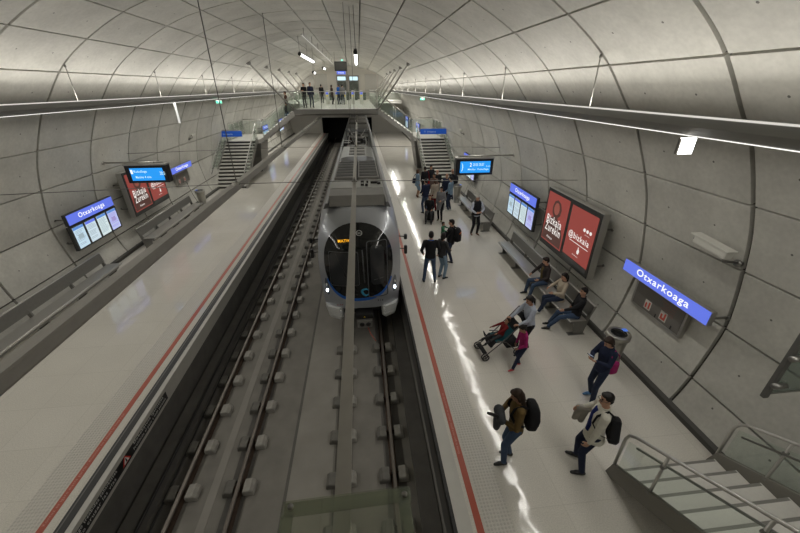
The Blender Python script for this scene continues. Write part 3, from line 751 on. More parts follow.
# glazed screen bracketed to the right wall, upper right edge of the view
t = thing('glass_wall_screen', 'smoky glass screen on a dark clamp bar projecting from the right wall', 'glass screen', (5.2, 2.5, 2.25))
MB().box(4.60, 5.72, 2.49, 2.51, 2.25, 3.7).build('pane', M_glassd, t)
mb = MB(); mb.bbox((4.58, 2.5, 2.95), (.07, .05, 1.5), .01); mb.build('clamp_bar', M_dkalu, t)
for z in (2.42, 2.82, 3.3): 
    mb = MB(); mb.tube([(4.53, 2.45, z), (4.68, 2.45, z)], .035, 10); mb.build('clamp', M_steeld, t)
MB().box(4.58, 5.78, 2.475, 2.525, 3.68, 3.73).build('top_bar', M_dkalu, t)
MB().box(4.62, 5.7, 2.485, 2.515, 2.25, 2.27).build('bottom_edge', M_steeld, t)
# ---------------------------------------------------------------- stairs
NS = 14; RISE = 2.25/NS; GO = .288
def pane_tube(pts, r, nm, m, t, n=8):
    mb = MB(); mb.tube(pts, r, n); return mb.build(nm, m, t)
def staircase(xa, xb, yf, d, lab, wide=False):
    """flight from the platform at y=yf rising in direction d (+1 away, -1 towards the near gallery)"""
    t = thing('staircase', lab, 'stairs', ((xa+xb)/2, yf, 0))
    for i in range(NS):
        z = RISE*(i+1); y = yf+d*GO*i
        mb = MB(); mb.box(xa+.04, xb-.04, min(y-d*.02, y+d*(GO+.005)), max(y-d*.02, y+d*(GO+.005)), z-.045, z); mb.box(xa+.06, xb-.06, min(y-d*.021, y+d*.02), max(y-d*.021, y-d*.006), z-.02, z+.001, 1); mb.build('tread', [M_stone, mat('painted step edge shade', (.22, .215, .195), .5) if d < 0 else M_stone], t)  # near flight: grey strip paints the shade line along each tread edge
        MB().box(xa+.05, xb-.05, min(y+d*.03, y+d*.05), max(y+d*.03, y+d*.05), z-RISE, z-.045).build('riser', M_riser if d > 0 else M_stone, t)
    ye = yf+d*GO*NS
    for x in (xa, xb):
        mb = MB(); w = .03
        mb.prism([(x-w, yf-d*.12, -.0), (x-w, yf-d*.05, .27), (x-w, ye, 2.25+.2), (x-w, ye, 2.25-.04), (x-w, yf+d*.02, -.0)], (2*w, 0, 0)); mb.build('stringer', M_alu if d > 0 else mat('taupe painted stringer', (.2, .19, .165), .5), t)
        sl = 2.25/(ye-yf)
        zt = lambda y, h: max(0, (y-yf)*sl)+h
        ys, yq = yf-d*.05, ye
        # rail with a bent start and posts
        pane_tube([(x, ys-d*.0, .0), (x, ys, .85), (x, ys+d*.04, .97), (x, ys+d*.14, 1.06), (x, yq, zt(yq, 1.02))], .024, 'handrail', M_steel, t)
        k = 4
        for i in range(1, k+1):
            y = yf+(ye-yf)*(i-.45)/k
            pane_tube([(x, y, zt(y, .0)), (x, y, zt(y, 1.03))], .02, 'post', M_steel, t)
            for h in (.25, .8):
                MB().box(x-.035, x+.035, y-.02, y+.02, zt(y, h)-.02, zt(y, h)+.02).build('glass_clamp', M_steeld, t)
        xi = x+.05 if x == xa else x-.05
        pane_tube([(xi, yf+d*.12, .86), (xi, yq, zt(yq, .86))], .017, 'inner_rail', M_steeld, t)
        mb = MB(); mb.prism([(x-.005, yf+d*.02, .12), (x-.005, yq, zt(yq, .12)), (x-.005, yq, zt(yq, .86)), (x-.005, yf+d*.02, .88)], (.01, 0, 0)); mb.build('glass_panel', M_glass, t)
    return ye
FR = staircase(3.95, 5.92, 21.9, 1, 'far stairs on the right platform, with pale treads, rising behind the waiting crowd')
FL_ = staircase(-8.92, -6.95, 21.9, 1, 'far stairs on the left platform, with pale treads and steel rails')
NR = staircase(3.66, 5.42, 3.0, -1, 'near stairs at the lower right with glass balustrades, rising towards the viewer')

def balus(t, pts, n=3, h=1.05, gl=True):
    """balustrade along a polyline of base points (3-D)"""
    for a, b in zip(pts, pts[1:]):
        a = Vector(a); b = Vector(b); up = Vector((0, 0, 1))
        m = max(1, round((b-a).length/1.3))
        for i in range(m+1):
            p = a.lerp(b, i/m); pane_tube([p, p+up*h], .02, 'post', M_steel, t)
        if gl:
            d = (b-a).normalized(); nn = Vector((-d.y, d.x, 0))
            if nn.length < .01: nn = Vector((1, 0, 0))
            nn.normalize()
            MB().prism([a+up*.06-nn*.005, b+up*.06-nn*.005, b+up*(h-.1)-nn*.005, a+up*(h-.1)-nn*.005], nn*.01).build('glass_panel', M_glass, t)
        pane_tube([a+up*h, b+up*h], .026, 'handrail', M_steel, t)

# ---------------------------------------------------------------- landings and upper side flights
def landing(x0, x1, y0, y1, lab, far, s):
    t = thing('stair_landing', lab, 'landing', ((x0+x1)/2, (y0+y1)/2, 0))
    mb = MB(); mb.box(x0, x1, y0, y1, 2.02, 2.25); mb.build('slab', M_stone, t)
    xi = x0 if s > 0 else x1; xo = x1 if s > 0 else x0
    ed = y1 if far else y0; 
    # tapering polished support below
    yn = y0+.1 if far else y1-.1; yy = y0+2.2 if far else y0+.3
    k = s*.55
    mb = MB(); mb.loft([[(xi+s*.25, yn+.6*(1 if far else -1), 0), (xo-s*.1, yn+.6*(1 if far else -1), 0), (xo-s*.1, yy, 0), (xi+s*.25, yy, 0)],
                        [(xi+s*.05, yn+.1*(1 if far else -1), 1.1), (xo-s*.1, yn+.1*(1 if far else -1), 1.1), (xo-s*.1, yy, 1.1), (xi+s*.05, yy, 1.1)],
                        [(xi-s*.1, yn, 2.02), (xo-s*.1, yn, 2.02), (xo-s*.1, yy, 2.02), (xi-s*.1, yy, 2.02)]], smooth=False); mb.build('support_cladding', M_steeld, t)
    balus(t, [(xo-s*.05, y0+.03, 2.25), (xo-s*.05, y1-.03, 2.25)])
    balus(t, [(xi+s*.03, ed, 2.25), (xo-s*.05, ed, 2.25)] if far else [(xi+s*.03, ed, 2.25), (xo-s*.05, ed, 2.25)])
    return t
def side_flight(xl, xg, y0, y1, lab):
    """from the landing edge xl (z 2.25) up to the gallery edge xg (z 4.05), rising across the tunnel"""
    t = thing('side_flight', lab, 'stairs', ((xl+xg)/2, (y0+y1)/2, 2.25)); n = 11; rs = 1.8/n; go = (xg-xl)/n
    for i in range(n):
        x = xl+go*i; z = 2.25+rs*(i+1)
        mb = MB(); mb.box(min(x, x+go*1.04), max(x, x+go*1.04), y0+.04, y1-.04, z-.05, z); mb.build('tread', M_stone, t)
        MB().box(x-.01, x+.01, y0+.05, y1-.05, z-rs, z-.05).build('riser', M_riser, t)
    for y in (y0, y1):
        MB().prism([(xl, y-.03, 2.32), (xg, y-.03, 4.10), (xg, y-.03, 3.75), (xl, y-.03, 1.98)], (0, .06, 0)).build('stringer', M_alu, t)
        balus(t, [(xl, y, 2.32), (xg, y, 4.10)], h=1.0)
landing(3.9, 5.75, FR+.02, 29.4, 'landing at the top of the far right stairs over a tapering steel base', True, 1)
landing(-8.75, -6.9, FR+.02, 29.4, 'landing at the top of the far left stairs over a tapering steel base', True, -1)
landing(3.6, 5.5, -3.4, NR-.02, 'landing at the top of the near right stairs', False, 1)
side_flight(3.88, 1.32, 27.4, 29.2, 'upper flight from the far right landing to the gallery')
side_flight(-6.88, -4.38, 27.4, 29.2, 'upper flight from the far left landing to the gallery')
side_flight(3.58, 1.3, -2.2, -.6, 'upper flight from the near right landing to the near gallery')

# ---------------------------------------------------------------- galleries
M_deck = mat('gallery fascia', (.24, .235, .215), .35, .4, var=.06)
t = thing('gallery_deck', 'far gallery deck hung across the tracks, with a glass balustrade facing the camera', 'gallery', (-1.5, 38, 3.75))
MB().box(-4.45, 1.3, 27.2, 44, 3.80, 4.05).box(-7.9, 4.9, 44, 50.2, 3.80, 4.05).build('deck', M_stone, t)
mb = MB(); mb.prism([(-4.5, 27.1, 4.07), (-4.5, 27.1, 3.78), (-4.5, 27.3, 3.66), (-4.5, 27.3, 4.07)], (5.85, 0, 0)); mb.build('front_fascia', M_deck, t)
MB().box(-4.5, -4.45, 27.3, 44, 3.74, 4.07).box(1.3, 1.35, 27.3, 44, 3.74, 4.07).build('side_fascia', M_deck, t)
balus(t, [(-4.45, 27.2, 4.05), (-2.6, 27.2, 4.05), (-.6, 27.2, 4.05), (1.28, 27.2, 4.05)], h=1.12)
for x in (-4.4, 1.26):
    balus(t, [(x, 29.25, 4.05), (x, 36.5, 4.05), (x, 43.9, 4.05)], h=1.1)
for x0, x1 in ((-7.8, -4.4), (1.26, 4.8)): balus(t, [(x0, 44.05, 4.05), (x1, 44.05, 4.05)], h=1.1)
t2 = thing('gallery_deck', 'near gallery deck under the viewpoint, above the near end of the tracks', 'gallery', (-1.5, -2, 3.75))
MB().box(-4.45, 1.3, -4.3, .44, 3.80, 4.05).build('deck', M_stone, t2)
MB().box(-4.5, 1.35, .44, .5, 3.74, 4.07).build('front_fascia', M_deck, t2)
balus(t2, [(-4.4, .05, 4.05), (-2.6, .05, 4.05), (-.9, .05, 4.05)], h=1.05); balus(t2, [(.9, .05, 4.05), (1.26, .05, 4.05)], h=1.05)
# inclined hangers from the vault
for s, w in ((-1, 'left'), (1, 'right')):
    for k in range(5):
        yt = RIB0+RIB*(9+2*k); yb = 27.22+4.2*k
        xb = -4.42 if s < 0 else 1.28; xt = XC+s*4.46
        t = thing('inclined_strut', '%s steel strut slanting from the vault to the %s side of the far gallery' % (('nearest', 'second', 'third', 'fourth', 'farthest')[k], w), 'strut', (xb, yb, 4.05))
        mb = MB(); mb.tube([(xb, yb, 3.95), (xt, yt, 6.63)], .055, 10); mb.build('tube', M_alu, t)
        mb = MB(); mb.ell((xt, yt, 6.63), (.14, .14, .12), n=10); mb.build('top_joint', M_steeld, t)
        mb = MB(); mb.tube([(xb, yb-.03, 3.9), (xb, yb, 4.1)], .07, 10); mb.build('foot_joint', M_steeld, t)
# ticket gates
for i, (px, l) in enumerate(((-2.83, 'leftmost white ticket gate on the far gallery'), (-1.95, 'second white ticket gate from the left on the far gallery'), (-1.27, 'middle white ticket gate on the far gallery'), (-.5, 'fourth white ticket gate from the left on the far gallery'), (.27, 'rightmost white ticket gate on the far gallery'))):
    t = thing('ticket_gate', l, 'ticket gate', (px, 36.6, 4.05))
    mb = MB(); mb.bbox((px, 36.6, 4.6), (.30, 1.3, 1.1), .04); mb.build('cabinet', mat('white gate cabinet', (.7, .69, .64), .35), t)
    MB().box(px-.11, px+.11, 35.94, 35.955, 4.85, 5.02).build('blue_screen', M_blue, t)
    MB().box(px-.08, px+.08, 35.94, 35.955, 4.68, 4.8).build('yellow_reader', mat('yellow reader', (.75, .6, .05), .4, emit=(.75, .6, .05), estr=.4), t)
    MB().box(px+.15, px+.42, 36.5, 36.53, 4.35, 5.0).build('flap', M_glassd, t)
# hall fittings at the far end
t = thing('lift_doors', 'pair of dark glazed doors with lit headers at the back of the far gallery', 'doors', (-1.5, 50.2, 4.05))
for x in (-2.55, -1.05):
    MB().box(x-.1, x+1.2, 50.16, 50.28, 4.05, 6.75).build('door_frame', M_steeld, t)
    MB().box(x, x+1.1, 50.13, 50.16, 4.1, 6.1).build('glazed_leaf', M_glassd, t)
    MB().box(x+.05, x+1.05, 50.10, 50.15, 6.2, 6.6).build('lit_header', glow('pale cyan header', (.6, .85, .95), 1.1), t)
t = thing('wall_panel', 'pair of grey metal cladding panels on the far gallery back wall', 'wall panel', (-5, 50.2, 4.05))
for x in (-6.9, -5.3, .9, 2.5): MB().box(x, x+1.5, 50.22, 50.29, 4.4, 6.9).build('panel', M_alu, t)
t = thing('overhead_display', 'dark rectangular display hanging above the far gallery', 'display', (-1.2, 30.1, 6.3))
mb = MB(); mb.bbox((-1.2, 30.2, 6.82), (.92, .2, .62), .02); mb.build('housing', M_black, t)
MB().box(-1.6, -.8, 30.08, 30.1, 6.58, 7.05).build('screen', mat('dark grey screen', (.07, .07, .065), .25), t)
MB().box(-1.52, -.88, 30.08, 30.28, 6.30, 6.50).build('direction_plate', M_blue, t)
text('lettering', 'Irteera', (-1.2, 30.07, 6.40), FACE_CAM, .09, .4, M_wl, t)
for x in (-1.62, -.78): MB().cyl((x, 30.2, 6.5), (x, 30.2, 7.74), .012, 6).build('hanger', M_cable, t)
MB().box(-1.16, -1.0, 30.15, 30.2, 7.16, 7.26).build('green_lamp', glow('green pilot', (.3, .9, .7), 1.), t)
def tube_lamp(x, z, y0, y1, lab, r=.06):
    t = thing('tube_lamp', lab, 'lamp', (x, y0, z))
    MB().cyl((x, y0+.12, z), (x, y1, z), r, 12).build('glowing_tube', glow('bright tube', (1, 1, .97), 7.), t)
    mb = MB(); mb.tube([(x, y0-.02, z), (x, y0+.2, z)], r*1.3, 14); mb.build('end_cap', M_black, t)
    mb = MB(); mb.tube([(x, y1-.1, z), (x, y1+.06, z)], r*1.3, 12); mb.build('end_cap', M_black, t)
    MB().box(x-.05, x+.05, y0+.1, y1, z+r*.8, z+r+.05).build('spine', M_dkalu, t)
    zt = zc(x)
    for y in (y0+.1, (y0+y1)/2, y1-.2): MB().cyl((x, y, z+r), (x, y, zt+.02), .008, 6).build('hanger', M_cable, t)
tube_lamp(-2.8, 6.9, 20.6, 26.8, 'long bright tube lamp hung from the vault left of the centre')
tube_lamp(-.03, 6.43, 12.95, 19.5, 'long bright tube lamp hung from the vault over the train', .05)
tube_lamp(-3.1, 7.0, 37, 39.5, 'short bright tube lamp over the far gallery, left of the dark display', .07)
tube_lamp(-3.9, 6.6, 36, 37.6, 'shortest bright tube lamp low over the far gallery', .08)
t = thing('ceiling_light_bar', 'slim bright light bar close under the crown of the vault on the left', 'lamp', (-2.2, 24, 7.3))
MB().box(-2.215, -2.185, 17.5, 38, 7.34, 7.36).build('light_strip', glow('soft bar', (1, .98, .93), .4), t)
MB().box(-2.23, -2.17, 17.5, 38, 7.36, 7.39).build('housing', M_alu, t)
for y in range(18, 38, 3): MB().cyl((-2.2, y+.2, 7.38), (-2.2, y+.2, 7.70), .01, 6).build('hanger', M_cable, t)

# ---------------------------------------------------------------- lights
def area(name, loc, sx, sy, energy, rot=(0, 0, 0), col=(1, .955, .875)):
    l = bpy.data.lights.new(name, 'AREA'); l.shape = 'RECTANGLE'; l.size = sx; l.size_y = sy; l.energy = energy; l.color = col
    o = bpy.data.objects.new(name, l); COL.objects.link(o); o.location = loc; o.rotation_euler = rot; return o
for s in (1, -1):
    n = 6; L = 53.5/n
    for i in range(n):
        y = -3.9+L*(i+.5)
        k = (.80, .88, 1., 1., .95, .95)[i]
        area('trough_uplight', (XC+s*5.58, y, 5.10), .14, L-.05, UP*L*k, (math.pi, -s*R(48), 0))
        area('trough_downlight', (XC+s*5.48, y, 4.915), .12, L-.05, DOWN*L*(.84, .92, 1.05, 1.15, 1.15, 1.15)[i], (0, R(s*12), 0), (1, .965, .90))
area('hall_light', (-1.5, 41, 7.2), 6, 14, HALL, (0, 0, 0))
area('crown_light', (-1.5, 31, 7.5), 2.5, 8, HALL*.35, (0, 0, 0))
area('under_gallery_light_right', (3.4, 40, 3.9), 2, 16, HALL*.6)
area('under_gallery_light_left', (-6.4, 40, 3.9), 2, 16, HALL*.6)
w = bpy.data.worlds.new('World'); SC.world = w; w.use_nodes = True
w.node_tree.nodes['Background'].inputs[0].default_value = (.05, .05, .05, 1)
cam = bpy.data.cameras.new('Camera'); cam.sensor_width = 36; cam.lens = 350/800*36; cam.clip_start = .05; cam.clip_end = 200
co = bpy.data.objects.new('Camera', cam); COL.objects.link(co); co.location = (0, 0, 5.45)
pit = math.atan(179.5/350); co.rotation_euler = (math.pi/2-pit, 0, -math.atan(42/350*math.cos(pit)))
SC.camera = co
SC.view_settings.view_transform = 'Standard'
# ---------------------------------------------------------------- train
TX = -.18
M_tb = mat('silver blue train paint', (.40, .42, .45), .30, .35, coat=.4)
M_tw = mat('pale grey train fairing', (.68, .69, .68), .35, .1, coat=.3)
M_tmask = mat('black train glazing', (.008, .009, .01), .06, spec=.7)
M_tin = mat('dim cab interior behind glass', (.035, .037, .04), .12, spec=.6)
M_tblue = mat('train blue band', (.02, .13, .50), .35)
M_teal = mat('train teal logo', (.04, .30, .50), .35)
M_roofd = mat('dark roof equipment', (.05, .05, .048), .6, .2, var=.3, scale=8)
M_roofg = mat('grey roof box', (.23, .225, .21), .5, .3, var=.12, scale=5)
M_roofw = mat('pale roof box', (.33, .33, .31), .45, .3, var=.12, scale=5)
M_roofs = mat('silver roof unit', (.25, .255, .26), .35, .7, var=.15, scale=4)
def ip(tab, z):
    for a, b in zip(tab, tab[1:]):
        if a[0] <= z <= b[0]: return a[1]+(b[1]-a[1])*(z-a[0])/(b[0]-a[0])
    return tab[0][1] if z < tab[0][0] else tab[-1][1]
HF = [(-.62, .96), (-.2, 1.06), (.4, 1.11), (1.2, 1.14), (1.8, 1.10), (2.2, .93), (2.42, .78), (2.52, .70)]
HB = [(-.62, 1.12), (0, 1.18), (1., 1.20), (1.7, 1.18), (2.2, 1.08), (2.42, .96), (2.52, .84)]
YF = [(-.62, 8.55), (-.2, 8.42), (.3, 8.38), (1., 8.42), (1.6, 8.5), (2.0, 8.66), (2.25, 8.86), (2.42, 9.12), (2.52, 9.36)]
def fy(x, z):
    u = min(1, abs(x)/ip(HF, z)); return ip(YF, z)+.42*u**3.4
def slice_(z):
    hf = ip(HF, z); hb = ip(HB, z); pts = []
    for i in range(0, 17):
        x = hf*math.sin(i/16*math.pi/2); pts.append((x, fy(x, z)))
    yc = pts[-1][1]
    for q in (.2, .5, .8): pts.append((hf+(hb-hf)*(1-(1-q)**2), yc+.05+1.1*q))
    pts += [(hb, yc+1.5), (hb, 16), (hb, 30), (hb, 49)]
    return [(-x, y) for x, y in pts[::-1][:-1]]+pts
train = thing('metro_train', 'silver metro train with a black oval windscreen standing at the right platform', 'train', (TX, 8.4, -1.05))
zs = [-.16, -.1, 0, .3, .6, .9, 1.2, 1.5, 1.8, 2.0, 2.15, 2.28, 2.38, 2.46, 2.52]
rows = [[(TX+x, y, z) for x, y in slice_(z)] for z in zs]
top = rows[-1]; n = len(top)
rows.append([(TX+(p[0]-TX)*.93, max(p[1], 9.5) if abs(p[0]-TX) < .8 else p[1]+.05, 2.50) for p in top])
mb = MB(); mb.grid(rows)
r2 = rows[-1]; mb.add(r2, [(i, n-1-i, n-2-i, i+1) for i in range(n//2)], 0, False)
mb.build('body_shell', M_tb, train)
# lower side skirts
for s in (1, -1):
    mb = MB(); mb.grid([[(TX+s*ip(HB, z), y, z) for y in (10.2, 16, 30, 49)] for z in (-.62, -.4, -.16)]); mb.build('side_skirt', M_roofg, train)
MB().box(TX-.95, TX+.95, 9.1, 48.8, -.75, -.16).build('underframe', M_nose, train)
# anticlimber corner fairings
for s in (1, -1):
    mb = MB()
    ring = lambda z, k: [(TX+s*(.56), 8.52+.02*k, z), (TX+s*(.66), 8.40+.02*k, z), (TX+s*(.98-.02*k), 8.56+.02*k, z), (TX+s*(1.07-.05*k), 8.86+.02*k, z), (TX+s*(1.07-.05*k), 9.4, z), (TX+s*.56, 9.4, z)]
    mb.loft([ring(-.14, 0), ring(-.3, 0), ring(-.44, 1), ring(-.53, 2.5)], smooth=False); mb.build('corner_fairing', M_tw, train)
    for z in (-.24, -.33, -.42):
        mb = MB(); mb.prism([(TX+s*.60, 8.36, z), (TX+s*.90, 8.53, z), (TX+s*.90, 8.6, z), (TX+s*.60, 8.45, z)], (0, 0, .045)); mb.build('buffer_rib', M_tw, train)
def face(u, v, off): return (TX+u, fy(u, v)-off, v)
def blob_patch(cx, cz, a, b, e, off, mname, m, nr=10, nt=48, r0=0., th=(0, 2*math.pi), par=None):
    rows = []
    for i in range(nr+1):
        r = r0+(1-r0)*i/nr; row = []
        for j in range(nt+1):
            q = th[0]+(th[1]-th[0])*j/nt; c, s_ = math.cos(q), math.sin(q)
            k = (abs(c)**e+abs(s_)**e)**(-1/e)
            row.append(face(cx+a*r*k*c, cz+b*r*k*s_, off))
        rows.append(row)
    mb = MB(); mb.grid(rows); return mb.build(mname, m, par or train)
mask = blob_patch(-.03, 1.23, .93, 1.03, 2.35, .02, 'windscreen_mask', M_tmask)
blob_patch(-.03, 1.20, .955, 1.10, 2.35, .016, 'blue_band', M_tblue, 4, 40, .88, (math.pi*1.13, math.pi*1.87))
def rect_patch(x0, x1, z0, z1, off, nm, m, par=None, rr=.06):
    rows = []
    for i in range(13):
        v = i/12; z = z0+(z1-z0)*v; ins = 0
        for e in (v*(z1-z0), (1-v)*(z1-z0)):
            if e < rr: ins = max(ins, rr-math.sqrt(max(0, rr*rr-(rr-e)**2)))
        rows.append([face(x0+ins+(x1-x0-2*ins)*j/10, z, off) for j in range(11)])
    mb = MB(); mb.grid(rows); return mb.build(nm, m, par or mask)
rect_patch(-.80, -.06, .62, 1.55, .027, 'windscreen_glass', M_tin)
rect_patch(.28, .66, .60, 1.72, .027, 'door_window', M_tin)
def outline(x0, x1, z0, z1, off, r, nm, m):
    P = []
    for (cx, cz, a0) in ((x1-.06, z1-.06, 0), (x0+.06, z1-.06, 90), (x0+.06, z0+.06, 180), (x1-.06, z0+.06, 270)):
        for q in range(0, 91, 30): P.append((cx+.06*math.cos(R(a0+q)), cz+.06*math.sin(R(a0+q))))
    Q = []
    for i, p in enumerate(P):
        nx = P[(i+1) % len(P)]; d = math.hypot(nx[0]-p[0], nx[1]-p[1]); k = max(1, int(d/.12))
        for j in range(k): Q.append((p[0]+(nx[0]-p[0])*j/k, p[1]+(nx[1]-p[1])*j/k))
    mb = MB(); mb.tube([face(u, v, off) for u, v in Q], r, 6, closed=True); return mb.build(nm, m, mask)
M_gask = mat('grey gasket', (.10, .105, .11), .35)
outline(.20, .74, .22, 1.82, .016, .014, 'door_frame', M_gask)
outline(-.82, -.04, .60, 1.57, .018, .008, 'glass_gasket', M_gask)
mb = MB(); mb.tube([face(.10, .7, .05), face(.09, 1.15, .05), (TX+.08, fy(.08, 1.6)-.03, 1.6)], .016, 8); mb.tube([face(.10, .7, .02), face(.10, .7, .05)], .02, 8); mb.tube([face(.08, 1.6, .01), face(.08, 1.6, .04)], .02, 8); mb.build('grab_handle', M_gask, mask)
mb = MB(); mb.tube([face(-.12, .42, .03), face(-.3, .8, .035), face(-.5, 1.2, .03)], .010, 6); mb.tube([face(-.42, .85, .028), face(-.62, 1.52, .028)], .012, 6); mb.build('wiper', M_black, mask)
mb = MB(); mb.tube([face(.36, .75, .025), face(.62, .80, .025)], .010, 6); mb.build('door_wiper', M_gask, mask)
text('destination_display', 'MATIKO', face(-.34, 1.86, .035), FACE_CAM, .085, .40, glow('amber display', (1., .45, .02), 1.3), mask)
ring = MB(); ring.tube([face(.02+.075*math.cos(q*math.pi/10), 2.03+.055*math.sin(q*math.pi/10), .022) for q in range(20)], .010, 6, closed=True); ring.build('round_badge', M_tw, mask)
text('badge_letter', 'M', face(.02, 2.03, .03), FACE_CAM, .06, .07, M_tw, mask)
P = [face(.12+(.09+.035*math.sin(q/24*2*math.pi))*math.cos(q/24*2*math.pi*.82+.6), .38+.10*math.sin(q/24*2*math.pi*.82+.6), .02) for q in range(25)]
mb = MB(); mb.tube(P, [.012+.022*math.sin(math.pi*q/24) for q in range(25)], 8); mb.build('swirl_logo', M_teal, mask)
text('operator_lettering', 'euskotren', face(.10, .10, .03), FACE_CAM, .035, .22, M_tw, train)
text('number', '914', face(.52, .07, .02), FACE_CAM, .05, .16, M_black, train)
text('maker_mark', 'CAF', face(-.62, -.03, .03), FACE_CAM, .045, .18, mat('dull red lettering', (.35, .04, .03), .4), train)
M_hl = glow('headlight', (.85, .93, 1.), 14.)
for s in (1, -1):
    rows = []
    for i in range(9):
        v = i/8; rows.append([face(s*(.925+.035*v+(.0+.06*math.sin(math.pi*v)**.5)*(2*j/6-1)), .22+.55*v, .014) for j in range(7)])
    mb = MB(); mb.grid(rows); c = mb.build('headlight_cluster', mat('headlight cluster glass', (.16, .18, .2), .1, .2), train)
    x = s*.945; p = Vector(face(x, .38, .025))
    mb = MB(); mb.ell(p, (.035, .02, .05), n=12); mb.build('headlight', M_hl, c)
    mb = MB(); mb.ell(face(s*.955, .56, .03), (.03, .012, .04), n=12); mb.build('upper_lens', M_tw, c)
    for z, k in ((1.72, .10), (1.35, .17)):
        mb = MB(); mb.bbox((TX+s*1.30, 9.05 if k < .15 else 9.0, z), (.09, .10, k*1.5), .03); mb.build('mirror', M_black, train)
        mb = MB(); mb.tube([(TX+s*1.0, 9.15, z), (TX+s*1.28, 9.05, z)], .015, 6); mb.build('mirror_arm', M_black, train)
# coupler
mb = MB(); mb.tube([(TX, 9.2, -.36), (TX, 8.5, -.40)], .11, 12); mb.build('coupler_shank', M_roofd, train)
mb = MB(); mb.bbox((TX+.05, 8.40, -.33), (.50, .34, .16), .03); mb.build('coupler_cover', M_nose, train)
cp = MB(); cp.bbox((TX+.05, 8.28, -.56), (.42, .22, .24), .02); cp = cp.build('coupler_head', M_roofg, train)
for d in (-.08, .1): 
    mb = MB(); mb.tube([(TX+.05+d, 8.16, -.56), (TX+.05+d, 8.20, -.56)], .068, 14); mb.build('coupler_cup', M_black, cp)
MB().prism([(TX+.02, 8.225, -.36), (TX+.08, 8.225, -.36), (TX+.05, 8.225, -.31)], (0, -.004, 0)).build('yellow_triangle', mat('yellow mark', (.7, .5, .03), .4), cp)
mb = MB(); mb.tube([(TX+.12, 8.25, -.68), (TX+.2, 8.1, -.85), (TX+.34, 7.95, -1.0)], .012, 6); mb.build('red_hose', mat('red hose', (.45, .08, .05), .5), train)
# side windows and doors (slim reveals)
for s in (1, -1):
    y = 10.6; k = 0
    while y < 47:
        if k % 3 == 1:
            MB().box(TX+s*1.17-.015, TX+s*1.17+.015, y, y+1.35, .0, 1.9).build('passenger_door', M_tw, train)
            MB().box(TX+s*1.185-.012, TX+s*1.185+.012, y+.15, y+1.2, .8, 1.7).build('door_glass', M_tmask, train)
            y += 1.75
        else:
            MB().box(TX+s*1.178-.012, TX+s*1.178+.012, y, y+1.6, .85, 1.6).build('side_window', M_tmask, train); y += 1.8
        k += 1
# roof
for s in (1, -1):
    mb = MB(); mb.prism([(TX+s*.78, 9.45, 2.50), (TX+s*.80, 9.45, 2.62), (TX+s*.86, 9.45, 2.62), (TX+s*.93, 9.45, 2.46)], (0, 39.4, 0)); mb.build('roof_coaming', M_roofs, train)
MB().box(TX-.78, TX+.78, 9.5, 48.8, 2.49, 2.53).build('roof_well', M_roofd, train)
mb = MB(); mb.prism([(TX-.76, 9.42, 2.53), (TX-.76, 9.62, 2.78), (TX-.76, 10.28, 2.80), (TX-.76, 10.28, 2.53)], (1.52, 0, 0)); mb.build('front_roof_box', M_roofg, train)
mb = MB(); mb.bbox((TX, 10.85, 2.67), (1.56, 1.0, .26), .03); rb = mb.build('pale_roof_box', M_roofw, train)
mb = MB()
for dx, dy, w, d in ((.12, -.2, .1, .14), (.12, .15, .1, .2), (.25, -.28, .08, .08), (.3, .2, .05, .3), (.42, 0, .25, .05), (.62, -.1, .1, .1)): mb.box(TX+dx, TX+dx+w, 10.85+dy-d/2, 10.85+dy+d/2, 2.8, 2.86)
mb.build('black_fittings', M_black, rb)
for s in (1, -1):
    mb = MB(); mb.bbox((TX+s*.38, 13.05, 2.68), (.70, 2.9, .3), .04); g = mb.build('grille_unit', M_roofg, train)
    for i in range(6): MB().box(TX+s*.38-.30, TX+s*.38+.30, 11.75+.46*i, 12.07+.46*i, 2.83, 2.845).build('grille', M_roofd, g)
sec = [(-.76, 2.53), (-.76, 2.68), (-.66, 2.84), (-.4, 2.90), (.4, 2.90), (.66, 2.84), (.76, 2.68), (.76, 2.53)]
mb = MB(); mb.loft([[(TX+a*k, y, 2.53+(b-2.53)*k2) for a, b in sec] for y, k, k2 in ((14.85, .92, .55), (15.05, 1, 1), (18.1, 1, 1), (18.3, .92, .55))], smooth=False); su = mb.build('silver_roof_unit', M_roofs, train)
for y in (15.5, 16.3, 17.1): MB().box(TX-.34, TX+.34, y, y+.5, 2.90, 2.93).build('vent_panel', M_roofg, su)
random.seed(3)
for i in range(26):
    y = random.uniform(18.8, 25.5); x = random.uniform(-.6, .6)
    mb = MB(); mb.bbox((TX+x, y, 2.6+.06), (random.uniform(.1, .4), random.uniform(.15, .7), random.uniform(.1, .3)), .02); mb.build('roof_equipment', random.choice([M_roofd, M_roofd, M_roofg, M_black]), train)
for s in (1, -1):
    for y in (19.4, 22.8):
        MB().lathe([(.03, 0), (.07, .03), (.04, .06), (.07, .09), (.04, .12), (.07, .15), (.03, .2)], (TX+s*.48, y, 2.55), 10).build('insulator', mat('brown insulator', (.12, .05, .035), .35), train)
mb = MB(); z0 = 2.76
for s in (1, -1):
    mb.tube([(TX+s*.48, 19.4, z0), (TX+s*.48, 22.8, z0)], .03, 8); mb.tube([(TX+s*.42, 22.6, z0), (TX+s*.16, 20.4, 2.98)], .028, 8); mb.tube([(TX+s*.16, 20.4, 2.98), (TX+s*.5, 23.2, 3.13)], .02, 8)
mb.tube([(TX-.48, 19.4, z0), (TX+.48, 19.4, z0)], .03, 8); mb.tube([(TX-.48, 22.8, z0), (TX+.48, 22.8, z0)], .03, 8); mb.tube([(TX-.16, 20.4, 2.98), (TX+.16, 20.4, 2.98)], .025, 8)
mb.build('pantograph_frame', M_steeld, train)
